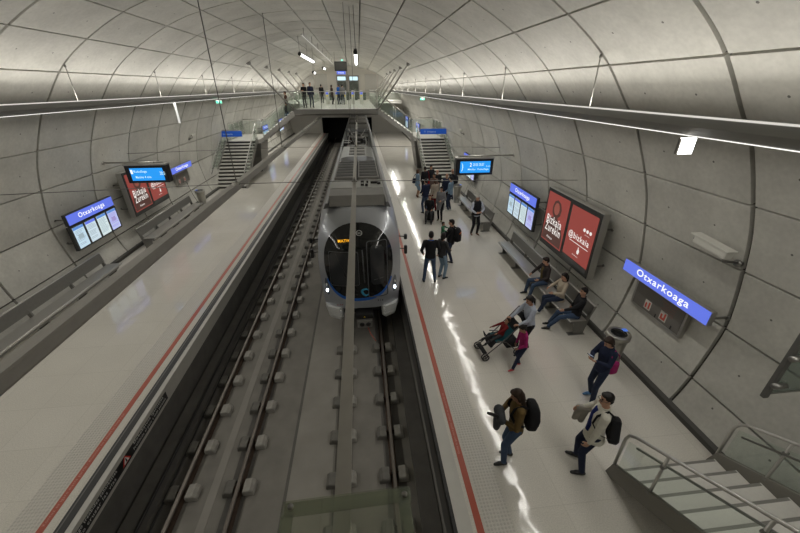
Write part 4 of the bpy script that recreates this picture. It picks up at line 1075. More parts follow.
mb = MB(); mb.tube([(TX-.75, 23.2, 3.02), (TX-.6, 23.2, 3.14), (TX-.3, 23.2, 3.17), (TX+.3, 23.2, 3.17), (TX+.6, 23.2, 3.14), (TX+.75, 23.2, 3.02)], .02, 8); mb.build('pantograph_head', M_roofg, train)
for y0 in (27, 31.5, 36, 40.5, 45):
    mb = MB(); mb.bbox((TX, y0+1.5, 2.68), (1.5, 2.9, .3), .04); mb.build('rear_roof_box', random.choice([M_roofg, M_roofs, M_roofd]), train)
# ---------------------------------------------------------------- people
PENDING = []
def cloth(name, c, rough=.85, var=.22, scale=11, **k): return mat(name, c, rough, 0, var=var, scale=scale, spec=.25, bump=.75, **k)
SKIN = [mat('light skin', (.50, .29, .20), .5, spec=.3), mat('tan skin', (.36, .20, .13), .5, spec=.3), mat('brown skin', (.22, .12, .08), .5, spec=.3)]
M_eye = mat('dark eyes and brows', (.02, .015, .012), .4); M_lip = mat('lips', (.34, .11, .09), .5)
def vx(mb, name, m, parent, vox, smooth=4, fac=.5):
    """solid made of overlapping pieces, fused into one skin by a voxel remesh"""
    o = mb.build(name, m, parent, False)
    r = o.modifiers.new('r', 'REMESH'); r.mode = 'VOXEL'; r.voxel_size = vox; r.use_smooth_shade = True
    if smooth:
        q = o.modifiers.new('s', 'SMOOTH'); q.iterations = smooth; q.factor = fac
    PENDING.append(o); return o
def ik(a, b, l1, l2, pole):
    a = Vector(a); b = Vector(b); d = b-a; L = min(d.length, (l1+l2)*.999); t = d.normalized()
    if d.length > L: b = a+t*L
    x = (l1*l1-l2*l2+L*L)/(2*L); h = math.sqrt(max(0, l1*l1-x*x))
    p = Vector(pole); p = p-t*p.dot(t)
    p = p.normalized() if p.length > 1e-5 else t.orthogonal().normalized()
    return a+t*x+p*h, b
def hand(mb, w, d, n, s, k, curl=35, det=True):
    """hand at wrist w pointing d, palm facing n, side s (+1 right)"""
    d = d.normalized(); n = (n-d*n.dot(d)).normalized(); a = d.cross(n)*s      # a: towards the thumb side
    L = .085*k
    for q in (-.026, -.009, .009, .026): mb.capsule(w+a*(q*k*.7), w+d*L+a*(q*k), .015*k, .0135*k, 8)
    for q, fl in ((.029, .068), (.010, .078), (-.010, .072), (-.028, .056)):
        p = w+d*L+a*(q*k); dd = d.copy(); r = .0095*k
        for j, seg in enumerate((.45, .32, .27)):
            Rm = Matrix.Rotation(R(curl*(.6+.3*j)), 3, d.cross(n)); dd = (Rm @ dd).normalized() if curl else dd
            q2 = p+dd*(fl*k*seg); mb.capsule(p, q2, r, r*.92, 6); p = q2; r *= .92
    p = w+d*(.02*k)+a*(.022*k); t1 = (a*.75+d*.65+n*.25).normalized(); p2 = p+t1*(.042*k); t2 = (a*.25+d*.9+n*.45).normalized()
    mb.capsule(p, p2, .014*k, .0115*k, 6); mb.capsule(p2, p2+t2*(.032*k), .0115*k, .009*k, 6)
def person(label, x, y, yaw, H=1.72, skin=0, vox=.011, pose=None, top=None, bottom=None, shoes=None, hair=None, lean=0., twist=0., head=(0, 0), z=0, fem=False, group=None, arms=None, feet=None, seat=None, inner=None, coat=None, sleeve='long', extras=None, glasses=False, scarf=None, lean_side=0., child=False):
    if y > 9 and not child: H *= .945
    if seat is not None and not child: H *= .95
    k = H/1.75
    t = thing('person', label, 'person', (x, y, z), R(-yaw), group)
    V = Vector
    hz = .93*k if seat is None else seat+.085*k
    pel = V((0, 0, hz)) if seat is None else V((0, 0, hz))
    LM = Matrix.Rotation(R(twist), 3, 'Z') @ Matrix.Rotation(R(-lean), 3, 'X') @ Matrix.Rotation(R(lean_side), 3, 'Y')
    hs = 1.18 if child else 1.
    def tor(px, py, pz):   # torso-frame point given in standing coordinates (of a 1.75 m figure, pelvis at .93)
        return pel+LM @ V((px*k, py*k, (pz-.93)*k))
    sw = (.165 if fem else .185)*(1.05 if child else 1)
    hipw = .09*k
    feet = feet or ((-.10, .02), (.10, -.01))
    anks = [V((fx*1., fy_, .085*k)) if len(f) == 2 else V(f) for f in feet for fx, fy_ in [f[:2]]]
    hips = [pel+V((-hipw, 0, -.02*k)), pel+V((hipw, 0, -.02*k))]
    pole = (0, 1, .0) if seat is None else (0, .6, 1)
    legs = []
    for hp, an in zip(hips, anks):
        kn, an2 = ik(hp, an, .43*k, .425*k, pole); legs.append((hp, kn, an2))
    sh = [tor(-sw, 0, 1.42), tor(sw, 0, 1.42)]
    arms = arms or (None, None)
    dflt = [(-.25, .03, .80), (.25, .03, .80)]
    al = []
    for i, s in ((0, -1), (1, 1)):
        a = arms[i] or dict(w=dflt[i])
        w = V(a['w'])*k if seat is None and not a.get('abs') else V(a['w'])
        if seat is None and not arms[i]: w = sh[i]+V((s*.055*k, .04*k, -.53*k))
        el, w2 = ik(sh[i], w, .285*k, .25*k, a.get('pole', (s*.6, -1, -.4)))
        hd = V(a['d']) if 'd' in a else (w2-el)
        nn = V(a.get('n', (-s, 0, 0)))
        al.append((sh[i], el, w2, hd, nn, a.get('curl', 30)))
    # --- body: one continuous skin
    mb = MB()
    def section_tube(S, grow=0, nn=20):
        mb2 = []
        for (cx, cy, cz, rx, ry) in S:
            c = (cx, cy, cz); ring = []
            for j in range(nn):
                q = 2*math.pi*j/nn; ring.append(tor(cx+(rx+grow)*math.cos(q), cy+(ry+grow)*math.sin(q), cz))
            mb2.append(ring)
        return mb2
    w_ = .92 if fem else 1.
    TS = [(0, 0, .84, .13*w_, .09), (0, 0, .90, .155, .105), (0, 0, 1.0, .15*w_, .10), (0, .005, 1.08, .135*w_*w_, .092), (0, .01, 1.2, .15*w_, .102), (0, .005, 1.32, .165*w_, .108), (0, -.01, 1.41, .15*w_, .09), (0, -.015, 1.46, .08, .065), (0, -.01, 1.5, .055, .055)]
    mb.loft(section_tube(TS))
    HM = LM @ Matrix.Rotation(R(-head[0]), 3, 'Z') @ Matrix.Rotation(R(-head[1]), 3, 'X')
    nk = tor(0, -.01, 1.47); hc = nk+LM @ V((0, .015*k, .06*k))+HM @ V((0, .015*k, .105*k*hs))
    hk = k*hs
    def hp_(px, py, pz): return hc+HM @ V((px*hk, py*hk, pz*hk))
    mb.capsule(nk-LM @ V((0, 0, .03*k)), hp_(0, -.02, -.03), .055*k, .052*k, 12)
    mb.ell(hp_(0, -.008, .025), (.074*hk, .094*hk, .092*hk), HM)
    mb.ell(hp_(0, .02, -.045), (.058*hk, .066*hk, .07*hk), HM)
    mb.capsule(hp_(0, .086, .01), hp_(0, .102, -.028), .010*hk, .014*hk, 6)
    for s in (-1, 1): mb.ell(hp_(s*.077, -.005, -.01), (.012*hk, .022*hk, .032*hk), HM, 8)
    for i, s in ((0, -1), (1, 1)):
        a, e, w, hd, nn, cu = al[i]
        mb.capsule(a, e, .048*k, .038*k, 10); mb.capsule(e, w, .038*k, .026*k, 10)
        hand(mb, w, hd, nn, s, k, cu)
        hpt, kn, an = legs[i]
        mb.capsule(hpt, kn, .078*k, .052*k, 12); mb.capsule(kn, an, .052*k, .036*k, 12)
        mb.capsule(an, an+V((0, .02*k, -.04*k)), .036*k, .03*k, 8)
    body = vx(mb, 'body', SKIN[skin], t, max(.0075, vox*.8), 3)
    eyes = [hp_(s*.031, .086, .012) for s in (-1, 1)]; brows = [hp_(s*.031, .088, .035) for s in (-1, 1)]; mouth = hp_(0, .088, -.068)
    body['_f'] = [c for p in eyes+brows+[mouth] for c in p]; body['_k'] = hk
    # --- upper garment
    if top:
        mb = MB(); g = .022
        zb = .86 if coat is None else coat
        S = [q for q in TS if q[2] > 1.0]
        low = []
        if coat is not None and coat < .84: low = [(0, 0, coat, .185, .145), (0, 0, (coat+.9)/2, .175, .13)]
        low += [(0, 0, max(zb, .86), .152, .108), (0, 0, .97, .15*w_, .103)]
        mb.loft(section_tube(low+S[:-1]+[(0, -.012, 1.475, .07, .062)], g))
        for i in (0, 1):
            a, e, w, hd, nn, cu = al[i]
            aa = a.lerp(tor(0, 0, 1.40), .25)
            mb.capsule(aa, a, .075*k, .068*k, 12)
            if sleeve == 'long':
                mb.capsule(a, e, .066*k, .053*k, 12); mb.capsule(e, e.lerp(w, .93), .053*k, .040*k, 12)
            else: mb.capsule(a, a.lerp(e, .6), .066*k, .058*k, 12)
        vx(mb, 'jacket' if coat is not None or inner else 'top', top, t, vox, 3)
        mb = MB(); c0 = nk; mb.tube([tor(.075*math.cos(q*math.pi/8), -.012+.066*math.sin(q*math.pi/8), 1.485-.015*math.sin(q*math.pi/8)) for q in range(16)], .013*k, 6, closed=True); mb.build('collar', top if not scarf else scarf, t, False)
    if inner:
        mb = MB(); ww, zl = (.055, .92)
        mb.loft(section_tube([(0, .055, zl, .05, .085), (0, .058, 1.1, .055, .08), (0, .055, 1.3, .06, .082), (0, .05, 1.43, .05, .05)], g*.8)); vx(mb, 'shirt', inner, t, vox, 3)
    # --- lower garment
    if bottom:
        kind, bm_ = bottom
        mb = MB()
        if seat is None or True:
            S = [(0, 0, .82, .135, .10), (0, 0, .88, .158, .112), (0, 0, .98, .150*w_, .105), (0, 0, 1.04, .14*w_, .098)]
            mb.loft(section_tube(S, .012))
        fin = 1. if kind == 'trousers' else .35
        wd = 1.0 if kind == 'trousers' else 1.25
        for hpt, kn, an in legs:
            mb.capsule(hpt, kn, .090*k*wd, .064*k*wd, 14)
            if kind == 'trousers': mb.capsule(kn, an+(kn-an)*.02, .064*k, .052*k, 14)
        vx(mb, 'trousers' if kind == 'trousers' else 'skirt', bm_, t, vox, 3)
    # --- shoes
    if shoes:
        for i, (hpt, kn, an) in enumerate(legs):
            out = (-1 if i == 0 else 1)*.18
            f = V((out, 1, 0)).normalized()
            if seat is not None: f = V((out*.4, 1, -.05)).normalized()
            b = V((an.x, an.y, an.z-.05*k))
            mb = MB()
            mb.capsule(b-f*.035*k, b+f*.08*k, .040*k, .042*k, 10, flat=(0, 0, 1), sx=.85)
            mb.capsule(b+f*.08*k-V((0, 0, .008*k)), b+f*.15*k-V((0, 0, .014*k)), .040*k, .032*k, 10, flat=(0, 0, 1), sx=.65)
            mb.capsule(b, an+V((0, 0, .01)), .042*k, .044*k, 10)
            vx(mb, 'shoe', shoes, t, max(.009, vox*.85), 2)
    # --- hair
    if hair:
        st, hm = hair; mb = MB()
        if st != 'bald':
            mb.ell(hp_(0, -.022, .042), (.083*hk, .096*hk, .090*hk), HM)
            mb.ell(hp_(0, -.045, .0), (.080*hk, .072*hk, .085*hk), HM)
            mb.ell(hp_(0, .03, .088), (.062*hk, .06*hk, .034*hk), HM)
        if st in ('long', 'bob', 'tail'):
            for s in (-1, 1): mb.capsule(hp_(s*.062, -.015, .03), hp_(s*.066, -.02, -.07 if st != 'tail' else -.03), .034*hk, .028*hk, 10)
            if st != 'tail': mb.capsule(hp_(0, -.06, 0), hp_(0, -.066, -.09), .07*hk, .06*hk, 12)
        if st == 'long':
            for s in (-1, 0, 1): mb.capsule(hp_(s*.045, -.066, -.05), tor(s*.05, -.115, 1.30), .046*hk, .034*hk, 10)
        if st == 'tail':
            mb.capsule(hp_(0, -.10, .02), hp_(0, -.135, -.04), .030*hk, .034*hk, 10); mb.capsule(hp_(0, -.135, -.04), hp_(0, -.13, -.22), .034*hk, .02*hk, 10)
        if st == 'bun': mb.ell(hp_(0, -.11, .05), (.04*hk, .04*hk, .04*hk), HM, 12)
        if st == 'fringe':
            mb.ell(hp_(0, -.07, -.05), (.06*hk, .035*hk, .04*hk), HM)
        if st != 'bald': vx(mb, 'hair', hm, t, vox*.9, 2)
        if st == 'fringe':
            pass
    if glasses:
        mb = MB()
        for s in (-1, 1):
            mb.tube([hp_(s*.032+.022*math.cos(q*math.pi/6), .100, .010+.016*math.sin(q*math.pi/6)) for q in range(12)], .0035, 5, closed=True)
            mb.tube([hp_(s*.054, .098, .014), hp_(s*.08, .0, .01)], .0035, 5)
        mb.tube([hp_(-.01, .102, .012), hp_(.01, .102, .012)], .0035, 5); mb.build('glasses', M_black, t, False)
    t_info = dict(t=t, tor=tor, al=al, hp=hp_, legs=legs, k=k, yaw=yaw)
    return t_info
def xf(P, local=True):
    """matrix of a person's frame"""
    o = P['t']; return Matrix.Translation(o.location) @ Matrix.Rotation(o.rotation_euler.z, 4, 'Z')
def carried(name, label, cat, P, at):
    """a carried thing gets its own root at the given local point of the person's frame"""
    M = xf(P); p = M @ Vector(at)
    return thing(name, label, cat, p, P['t'].rotation_euler.z)
def backpack(P, m, label, stripe=None, big=1.):
    tor = P['tor']; k = P['k']
    c = tor(0, -.20-.02*big, 1.22); t = carried('backpack', label, 'backpack', P, c)
    L = lambda px, py, pz: tor(px, py, pz)-c
    rings = []
    for zz, a, b, dy in ((-.24, .10, .06, 0), (-.21, .145, .09, 0), (-.05, .155, .105, -.02), (.12, .145, .095, -.01), (.21, .11, .07, .01), (.25, .05, .04, .02)):
        a *= big; b *= big
        rings.append([L(a*math.copysign(abs(math.cos(q))**.6, math.cos(q)), -.20-.02*big+dy+b*math.copysign(abs(math.sin(q))**.6, math.sin(q)), 1.22+zz*big) for q in [2*math.pi*j/24 for j in range(24)]])
    mb = MB(); mb.loft(rings); mb.build('bag_body', m, t, False)
    mb = MB(); mb.loft([[L(.10*big*s1*q1, -.20-.02*big-.10*big*q2-.012, 1.16+zz) for s1, q1, q2 in ((-1, 1, .6), (-.6, 1, 1.1), (.6, 1, 1.1), (1, 1, .6))] for zz in (-.16, .02)], smooth=False); mb.build('front_pocket', m, t, False)
    if stripe:
        mb = MB(); mb.tube([L(-.13, -.31, 1.30), L(0, -.335, 1.31), L(.13, -.31, 1.30)], .016, 8); mb.tube([L(-.13, -.30, 1.22), L(0, -.34, 1.23), L(.13, -.30, 1.22)], .012, 8); mb.build('orange_trim', stripe, t, False)
    for s in (-1, 1):
        mb = MB(); mb.tube([L(s*.09, -.13, 1.42), L(s*.11, -.03, 1.50), L(s*.12, .09, 1.44), L(s*.125, .135, 1.30), L(s*.15, .06, 1.14), L(s*.15, -.09, 1.06)], [(.022, .008)]*6, 8); mb.build('strap', m, t, False)
    mb = MB(); mb.tube([L(-.03, -.16, 1.45), L(-.02, -.17, 1.50), L(.02, -.17, 1.50), L(.03, -.16, 1.45)], .008, 6); mb.build('grab_loop', m, t, False)
    return t
def shoulder_bag(P, m, label, s=1, size=(.30, .12, .26), hang=.45, y=-.06, out=.26):
    tor = P['tor']; c = tor(s*out, y, 1.42-hang)
    t = carried('shoulder_bag', label, 'bag', P, c)
    a, b, h = size; rings = []
    for zz, q in ((-h/2, .85), (-h/2+.02, 1), (h/2-.04, .94), (h/2, .8)):
        rings.append([Vector((b/2*q*math.cos(w), a/2*q*math.copysign(abs(math.sin(w))**.7, math.sin(w)), zz)) for w in [2*math.pi*j/16 for j in range(16)]])
    mb = MB(); mb.loft(rings); mb.build('bag_body', m, t, False)
    L = lambda p: p-c
    mb = MB(); mb.tube([Vector((0, -a*.42, h/2-.02)), L(tor(s*.20, -.10, 1.38)), L(tor(s*.15, -.01, 1.505)), L(tor(s*.20, .09, 1.38)), Vector((0, a*.42, h/2-.02))], [(.012, .005)]*5, 6); mb.build('strap', m, t, False)
    mb = MB(); mb.tube([Vector((b/2*.9, -a*.2, h*.1)), Vector((b/2*1.02, 0, h*.08)), Vector((b/2*.9, a*.2, h*.1))], .006, 6); mb.build('flap_seam', m, t, False)
    return t
C = cloth
blk = C('black cloth', (.014, .014, .016)); navy = C('navy cloth', (.016, .022, .05)); jean = C('blue denim', (.05, .08, .14), var=.35); jeand = C('dark denim', (.025, .035, .065), var=.35)
dkg = C('dark grey cloth', (.045, .045, .048)); beige = C('beige wool', (.42, .36, .28)); white_j = C('off-white jacket cloth', (.62, .60, .52)); ltblue = C('pale blue-grey knit', (.42, .46, .54))
olive = C('olive brown leather', (.13, .085, .03)); magenta = C('magenta cloth', (.33, .02, .13)); redc = C('dark red cloth', (.16, .012, .014)); denimj = C('washed denim', (.20, .29, .38), var=.2)
greyc = C('mid grey coat cloth', (.20, .20, .205)); brownc = C('brown plaid cloth', (.15, .10, .085), var=.5, scale=60); navyb = C('deep blue shirt', (.012, .022, .13)); cobalt = C('cobalt trim', (.02, .12, .45))
H_bk = C('black hair', (.012, .010, .009), .5); H_br = C('dark brown hair', (.03, .018, .012), .5); H_wh = C('white hair', (.5, .48, .45), .7); H_md = C('brown hair', (.07, .035, .02), .5)
S_bk = mat('black leather', (.012, .012, .012), .35); S_wh = mat('white sneaker', (.6, .6, .58), .5); S_red = mat('red shoe', (.40, .04, .05), .5); S_blue = mat('blue sneaker', (.08, .22, .45), .5); S_br = mat('brown boot', (.12, .055, .03), .5); S_yl = mat('black shoe yellow sole', (.10, .10, .02), .5)
orange = C('orange trim', (.65, .15, .02))
N = .0095; MI = .013; FA = .02
# near right
p = person('long-haired person in an olive jacket and jeans with a backpack, facing the track', 2.16, 3.46, -78, 1.57, 1, N, top=olive, coat=.84, bottom=('trousers', jean), shoes=S_bk, hair=('long', H_br), head=(0, 18), lean=3, fem=True,
  feet=((-.09, .10), (.09, -.02)), arms=(dict(w=(-.10, .24, 1.12), d=(.6, .7, .2), n=(0, 0, -1), pole=(-1, -.4, -.6)), dict(w=(.08, .26, 1.16), d=(-.6, .7, .2), n=(0, 0, -1), pole=(1, -.4, -.6))))
backpack(p, blk, 'large black backpack worn by the person in the olive jacket', None, 1.10)
t = carried('folded_jacket', 'dark grey folded jacket held by the person in the olive jacket', 'jacket', p, (-.02, .27, 1.00))
mb = MB(); mb.capsule((-.10, .0, .06), (.10, .0, .04), .075, .085, 12); mb.capsule((-.02, .02, .0), (-.02, .03, -.20), .08, .05, 12); mb.capsule((.07, -.03, -.02), (.09, -.02, -.26), .06, .035, 12); vx(mb, 'cloth_body', C('charcoal jacket cloth', (.05, .055, .06)), t, .011)
mb = MB(); mb.capsule((-.08, .05, .10), (-.1, .20, .18), .028, .022, 10); mb.build('rolled_umbrella', S_bk, t, False)
p = person('person in an off-white jacket, blue shirt, glasses and black trousers, by the near stairs', 3.30, 3.22, -66, 1.62, 0, N, top=white_j, coat=.80, bottom=('trousers', navy), shoes=S_bk, hair=('short', H_bk), inner=navyb, head=(-20, 0), glasses=True,
  feet=((-.14, .04), (.16, .08)), arms=(dict(w=(-.27, .14, .86), d=(0, .5, -.9), n=(1, 0, 0), pole=(-.8, -1, 0)), dict(w=(.30, .20, 1.06), d=(-.1, .8, -.2), n=(-1, 0, 0), pole=(.8, -1, -.3))))
c_ = p['tor'](.0, -.20, 1.10); t = carried('shoulder_bag', 'black triangular shoulder bag on the back of the person in the off-white jacket', 'bag', p, c_)
mb = MB(); mb.loft([[Vector((a*q, y_, b*q-.02)) for a, b in ((0, .20), (.05, .19), (.20, -.10), (.17, -.15), (-.17, -.15), (-.20, -.10), (-.05, .19))] for y_, q in ((.06, .85), (.04, 1), (-.05, 1), (-.08, .85))], smooth=False); mb.build('bag_body', blk, t, False)
mb = MB(); mb.tube([Vector((0, 0, .17)), p['tor'](-.10, -.14, 1.40)-c_, p['tor'](-.13, -.03, 1.51)-c_, p['tor'](-.155, .11, 1.40)-c_, p['tor'](-.17, .145, 1.25)-c_, p['tor'](-.19, .03, 1.06)-c_, Vector((-.17, -.02, -.11))], [(.016, .006)]*7, 8); mb.build('strap', blk, t, False)
t = carried('folded_coat', 'light grey coat held over the arm of the person in the off-white jacket', 'coat', p, (.28, .16, .93))
mb = MB(); mb.capsule((0, -.07, .05), (0, .06, .05), .055, .055, 12, flat=(1, 0, 0), sx=.8); mb.capsule((0, -.04, .02), (.03, -.03, -.26), .06, .05, 12, flat=(1, 0, 0), sx=.5); mb.capsule((.0, .05, .0), (.02, .07, -.22), .06, .05, 12, flat=(1, 0, 0), sx=.45); vx(mb, 'cloth_body', C('light grey coat cloth', (.40, .38, .34)), t, .011)
p = person('person in a navy denim jacket looking at a phone beside the litter bin', 4.28, 4.52, -98, 1.52, 0, N, top=navy, bottom=('trousers', jeand), shoes=S_blue, hair=('bob', H_br), head=(0, 28), fem=True, coat=.84,
  feet=((-.14, .14), (.10, -.04)), arms=(dict(w=(-.06, .30, 1.20), d=(.3, .8, .3), n=(.2, 0, 1), pole=(-1, -.4, -1), curl=45), dict(w=(.05, .31, 1.19), d=(-.3, .8, .3), n=(-.2, 0, 1), pole=(1, -.4, -1), curl=45)))
t = carried('phone', 'small dark phone held by the person in navy beside the bin', 'phone', p, (0, .36, 1.16))
mb = MB(); mb.bbox((0, 0, 0), (.072, .145, .010), .003, M=Matrix.Rotation(R(35), 3, 'X')); mb.build('case', S_bk, t, False)
mb = MB(); mb.bbox(Matrix.Rotation(R(35), 3, 'X') @ Vector((0, 0, .006)), (.064, .13, .002), .0008, M=Matrix.Rotation(R(35), 3, 'X')); mb.build('screen', glow('phone screen', (.3, .35, .45), .6), t, False)
shoulder_bag(p, magenta, 'magenta shoulder bag of the person in navy beside the bin', -1, (.22, .10, .24), .46, -.17, .10)
# stroller family
p = person('person with a long black ponytail and pale blue top pushing the stroller', 3.52, 5.98, -96, 1.53, 1, N, top=ltblue, bottom=('trousers', blk), shoes=S_bk, hair=('tail', H_bk), head=(-6, 6), fem=True, lean=8, sleeve='short' if False else 'long',
  feet=((-.08, .16), (.1, -.12)), arms=(dict(w=(-.16, .40, 1.03), d=(.1, .9, .1), n=(0, 0, -1), pole=(-1, -.6, -1), curl=55), dict(w=(.20, .42, 1.03), d=(-.1, .9, .1), n=(0, 0, -1), pole=(1, -.6, -1), curl=55)))
person('child in a magenta top, navy trousers and red shoes beside the stroller', 3.20, 5.50, -92, 1.12, 1, N, top=magenta, bottom=('trousers', navy), shoes=S_red, hair=('bun', H_bk), child=True, fem=True, head=(0, 20), lean=6,
  feet=((-.10, .20), (.08, -.03)), arms=(dict(w=(-.2, .26, 1.0), pole=(-1, -1, -.3)), dict(w=(.24, .12, .85), pole=(1, -1, -.3))))
# stroller
M_fab = C('stroller black fabric', (.02, .02, .022)); M_tl = C('stroller teal lining', (.02, .10, .12))
sx, sy = 2.95, 6.05
t = thing('stroller', 'black folding stroller with teal lining carrying a toddler, pushed across the right platform', 'stroller', (sx, sy, 0), R(96))
for s in (-1, 1):
    mb = MB(); mb.tube([(s*.20, .42, .12), (s*.21, .10, .42), (s*.22, -.30, .85), (s*.22, -.46, 1.04)], .012, 8); mb.build('side_tube', M_dkalu, t, False)
    mb = MB(); mb.tube([(s*.22, -.34, .10), (s*.21, -.02, .42), (s*.2, .2, .48)], .012, 8); mb.build('rear_tube', M_dkalu, t, False)
    for yy, rr in ((.44, .075), (-.36, .09)):
        w = MB()
        for dx in (-.03, .03): w.tube([(s*.21+dx+rr*0, yy+rr*math.cos(q*math.pi/9), rr+.0+rr*math.sin(q*math.pi/9)) for q in range(18)], .014, 8, closed=True)
        w.build('wheel', S_bk, t, False)
        mb = MB(); mb.tube([(s*.21-.05, yy, rr), (s*.21+.05, yy, rr)], .02, 8); mb.tube([(s*.21, yy, rr-.06), (s*.21, yy, rr+.06)], .008, 6); mb.build('hub', M_dkalu, t, False)
mb = MB(); mb.tube([(-.22, -.46, 1.04), (.22, -.46, 1.04)], .016, 8); mb.build('push_bar', M_black, t, False)
mb = MB(); mb.grid([[(x_, y_, z_-.03*(1-(x_/.19)**2)) for x_ in (-.19, -.1, 0, .1, .19)] for y_, z_ in ((.32, .30), (.22, .42), (.02, .42), (-.06, .46), (-.20, .68), (-.30, .86))]); so = mb.build('seat_fabric', M_fab, t, False)
mb = MB(); mb.grid([[(x_, y_, z_-.02*(1-(x_/.19)**2)) for x_ in (-.17, -.08, 0, .08, .17)] for y_, z_ in ((.2, .43), (.02, .43), (-.06, .47), (-.19, .68))]); mb.build('lining', M_tl, t, False)
mb = MB(); mb.grid([[(.22*math.cos(a), -.32-.04*math.sin(a)+dy, .80+dz+.10*math.sin(a)) for a in [math.pi*j/8 for j in range(9)]] for dy, dz in ((0, .02), (-.10, .08), (-.18, .06), (-.2, -.04))]); mb.build('folded_hood', M_fab, t, False)
mb = MB(); mb.tube([(-.2, .30, .34), (-.17, .36, .50), (0, .40, .55), (.17, .36, .50), (.2, .30, .34)], .013, 8); mb.build('bumper_bar', M_fab, t, False)
mb = MB(); mb.bbox((0, -.22, .28), (.34, .30, .16), .03); mb.build('shopping_basket', M_fab, t, False)
mb = MB(); mb.bbox((0, .44, .16), (.34, .1, .02), .006); mb.build('foot_rest', M_fab, t, False)
person('toddler in a dark red top sitting in the stroller', sx-.02, sy, -96, .86, 1, N, top=redc, bottom=('trousers', dkg), shoes=S_bk, hair=('short', H_br), child=True, seat=.46, lean=-18, head=(0, -12),
  feet=((-.09, .42, .34), (.09, .42, .34)), arms=(dict(w=(-.14, .24, .60)), dict(w=(.14, .24, .60))))
# bench sitters: seat .445
def sitter(label, y, **kw):
    a = dict(seat=.445); a.update(kw); return person(label, 5.04, y, kw.pop('yaw', -90), **{q: v for q, v in a.items() if q != 'yaw'})
sitter('seated person in an open dark jacket and jeans, farthest of the three on the bench', 8.25, H=1.66, skin=0, vox=MI, top=C('dark brown black jacket', (.035, .028, .028)), coat=.84, bottom=('trousers', jean), shoes=S_bk, hair=('short', H_bk), inner=C('olive shirt', (.12, .09, .035)), lean=4, head=(12, 12),
  feet=((-.16, .46, .085), (.20, .40, .085)), arms=(dict(w=(-.20, .28, .66), abs=1, pole=(-1, -.5, -.5)), dict(w=(.22, .30, .66), abs=1, pole=(1, -.5, -.5))))
sitter('seated person in a beige coat and dark trousers, middle of the three on the bench', 7.38, H=1.6, skin=0, vox=MI, top=beige, coat=.82, bottom=('trousers', jeand), shoes=S_wh, hair=('tail', H_bk), fem=True, lean=-2, head=(-15, 14), scarf=blk, yaw=-84,
  feet=((-.05, .50, .10), (.10, .36, .085)), arms=(dict(w=(-.14, .26, .70), abs=1, pole=(-1, -.5, -.5)), dict(w=(.10, .30, .74), abs=1, pole=(1, -.5, -.5))))
sitter('seated person in a black sweater and blue jeans, nearest of the three on the bench', 6.60, H=1.64, skin=0, vox=MI, top=blk, bottom=('trousers', jean), shoes=S_bk, hair=('short', H_bk), lean=-5, head=(-18, 4), yaw=-72,
  feet=((-.06, .58, .085), (.14, .52, .085)), arms=(dict(w=(-.13, .32, .66), abs=1, pole=(-1, -.5, -.5)), dict(w=(.34, .02, .52), abs=1, pole=(1, -.6, 0))))
# trio on the platform
person('person in a black jacket with a blue shoulder line and jeans, seen from behind', 1.93, 9.42, 8, 1.78, 0, MI, top=blk, coat=.88, bottom=('trousers', jean), shoes=S_bk, hair=('short', H_bk), scarf=cobalt,
  feet=((-.17, 0), (.17, 0)), arms=(dict(w=(-.24, .12, .98)), dict(w=(.26, .12, .96))))
person('person in a short black jacket and washed jeans with heeled boots, between the trio', 2.34, 9.62, 60, 1.64, 0, MI, top=dkg, bottom=('trousers', denimj), shoes=S_bk, hair=('bob', H_bk), fem=True, head=(-10, 0),
  feet=((-.09, .02), (.09, .05)), arms=(None, dict(w=(.14, .26, 1.08), pole=(1, -.5, -1))))
p = person('person in a dark jacket holding a small child and wearing an orange-trimmed backpack', 2.84, 10.55, -62, 1.72, 0, MI, top=blk, coat=.86, bottom=('trousers', jeand), shoes=S_bk, hair=('short', H_bk), head=(-10, 5),
  feet=((-.12, .08), (.12, -.04)), arms=(dict(w=(-.05, .30, 1.06), d=(.9, .3, .1), pole=(-1, -.2, -1)), dict(w=(.06, .32, 1.18), d=(-.9, .3, .1), pole=(1, -.2, -1))))
backpack(p, blk, 'black backpack with orange trim on the person holding a child', orange, 1.05)
M4 = xf(p); q = M4 @ Vector((-.02, .30, 1.06))
person('small child in a green hooded top held in arms', q.x, q.y, 118, .80, 1, MI, z=q.z-.30, top=C('green hood', (.03, .14, .07)), bottom=('trousers', dkg), shoes=S_wh, hair=('short', H_br), child=True, seat=.32, feet=((-.11, .20, .12), (.11, .20, .12)), arms=(dict(w=(-.16, .20, .50)), dict(w=(.16, .20, .50))))
# white-haired
person('person with white hair, black vest over a white shirt and black trousers, facing the camera', 4.50, 13.15, 172, 1.74, 0, .016, top=C('white shirt cloth', (.55, .57, .62)), bottom=('trousers', blk), shoes=S_br, hair=('short', H_wh), inner=None,
  feet=((-.11, .02), (.12, -.04)), arms=(dict(w=(-.12, .24, 1.08), d=(1, .2, 0), pole=(-1, -.3, -.6)), dict(w=(.12, .24, 1.06), d=(-1, .2, 0), pole=(1, -.3, -.6))))
pw = bpy.data.objects[[o.name for o in bpy.data.objects if o.name.startswith('person')][-1]]
# the vest of that figure
root = [o for o in bpy.data.objects if o.get('label', '').startswith('person with white hair')][0]
mb = MB(); rings = []
for zz, rx, ry in ((.86, .19, .145), (1.0, .18, .137), (1.2, .182, .138), (1.34, .178, .14), (1.43, .135, .115)):
    rings.append([Vector((rx*math.cos(a), ry*math.sin(a)+.004, zz)) for a in [2*math.pi*j/24 for j in range(24)]])
mb.loft(rings); vx(mb, 'vest', blk, root, .014, 2)
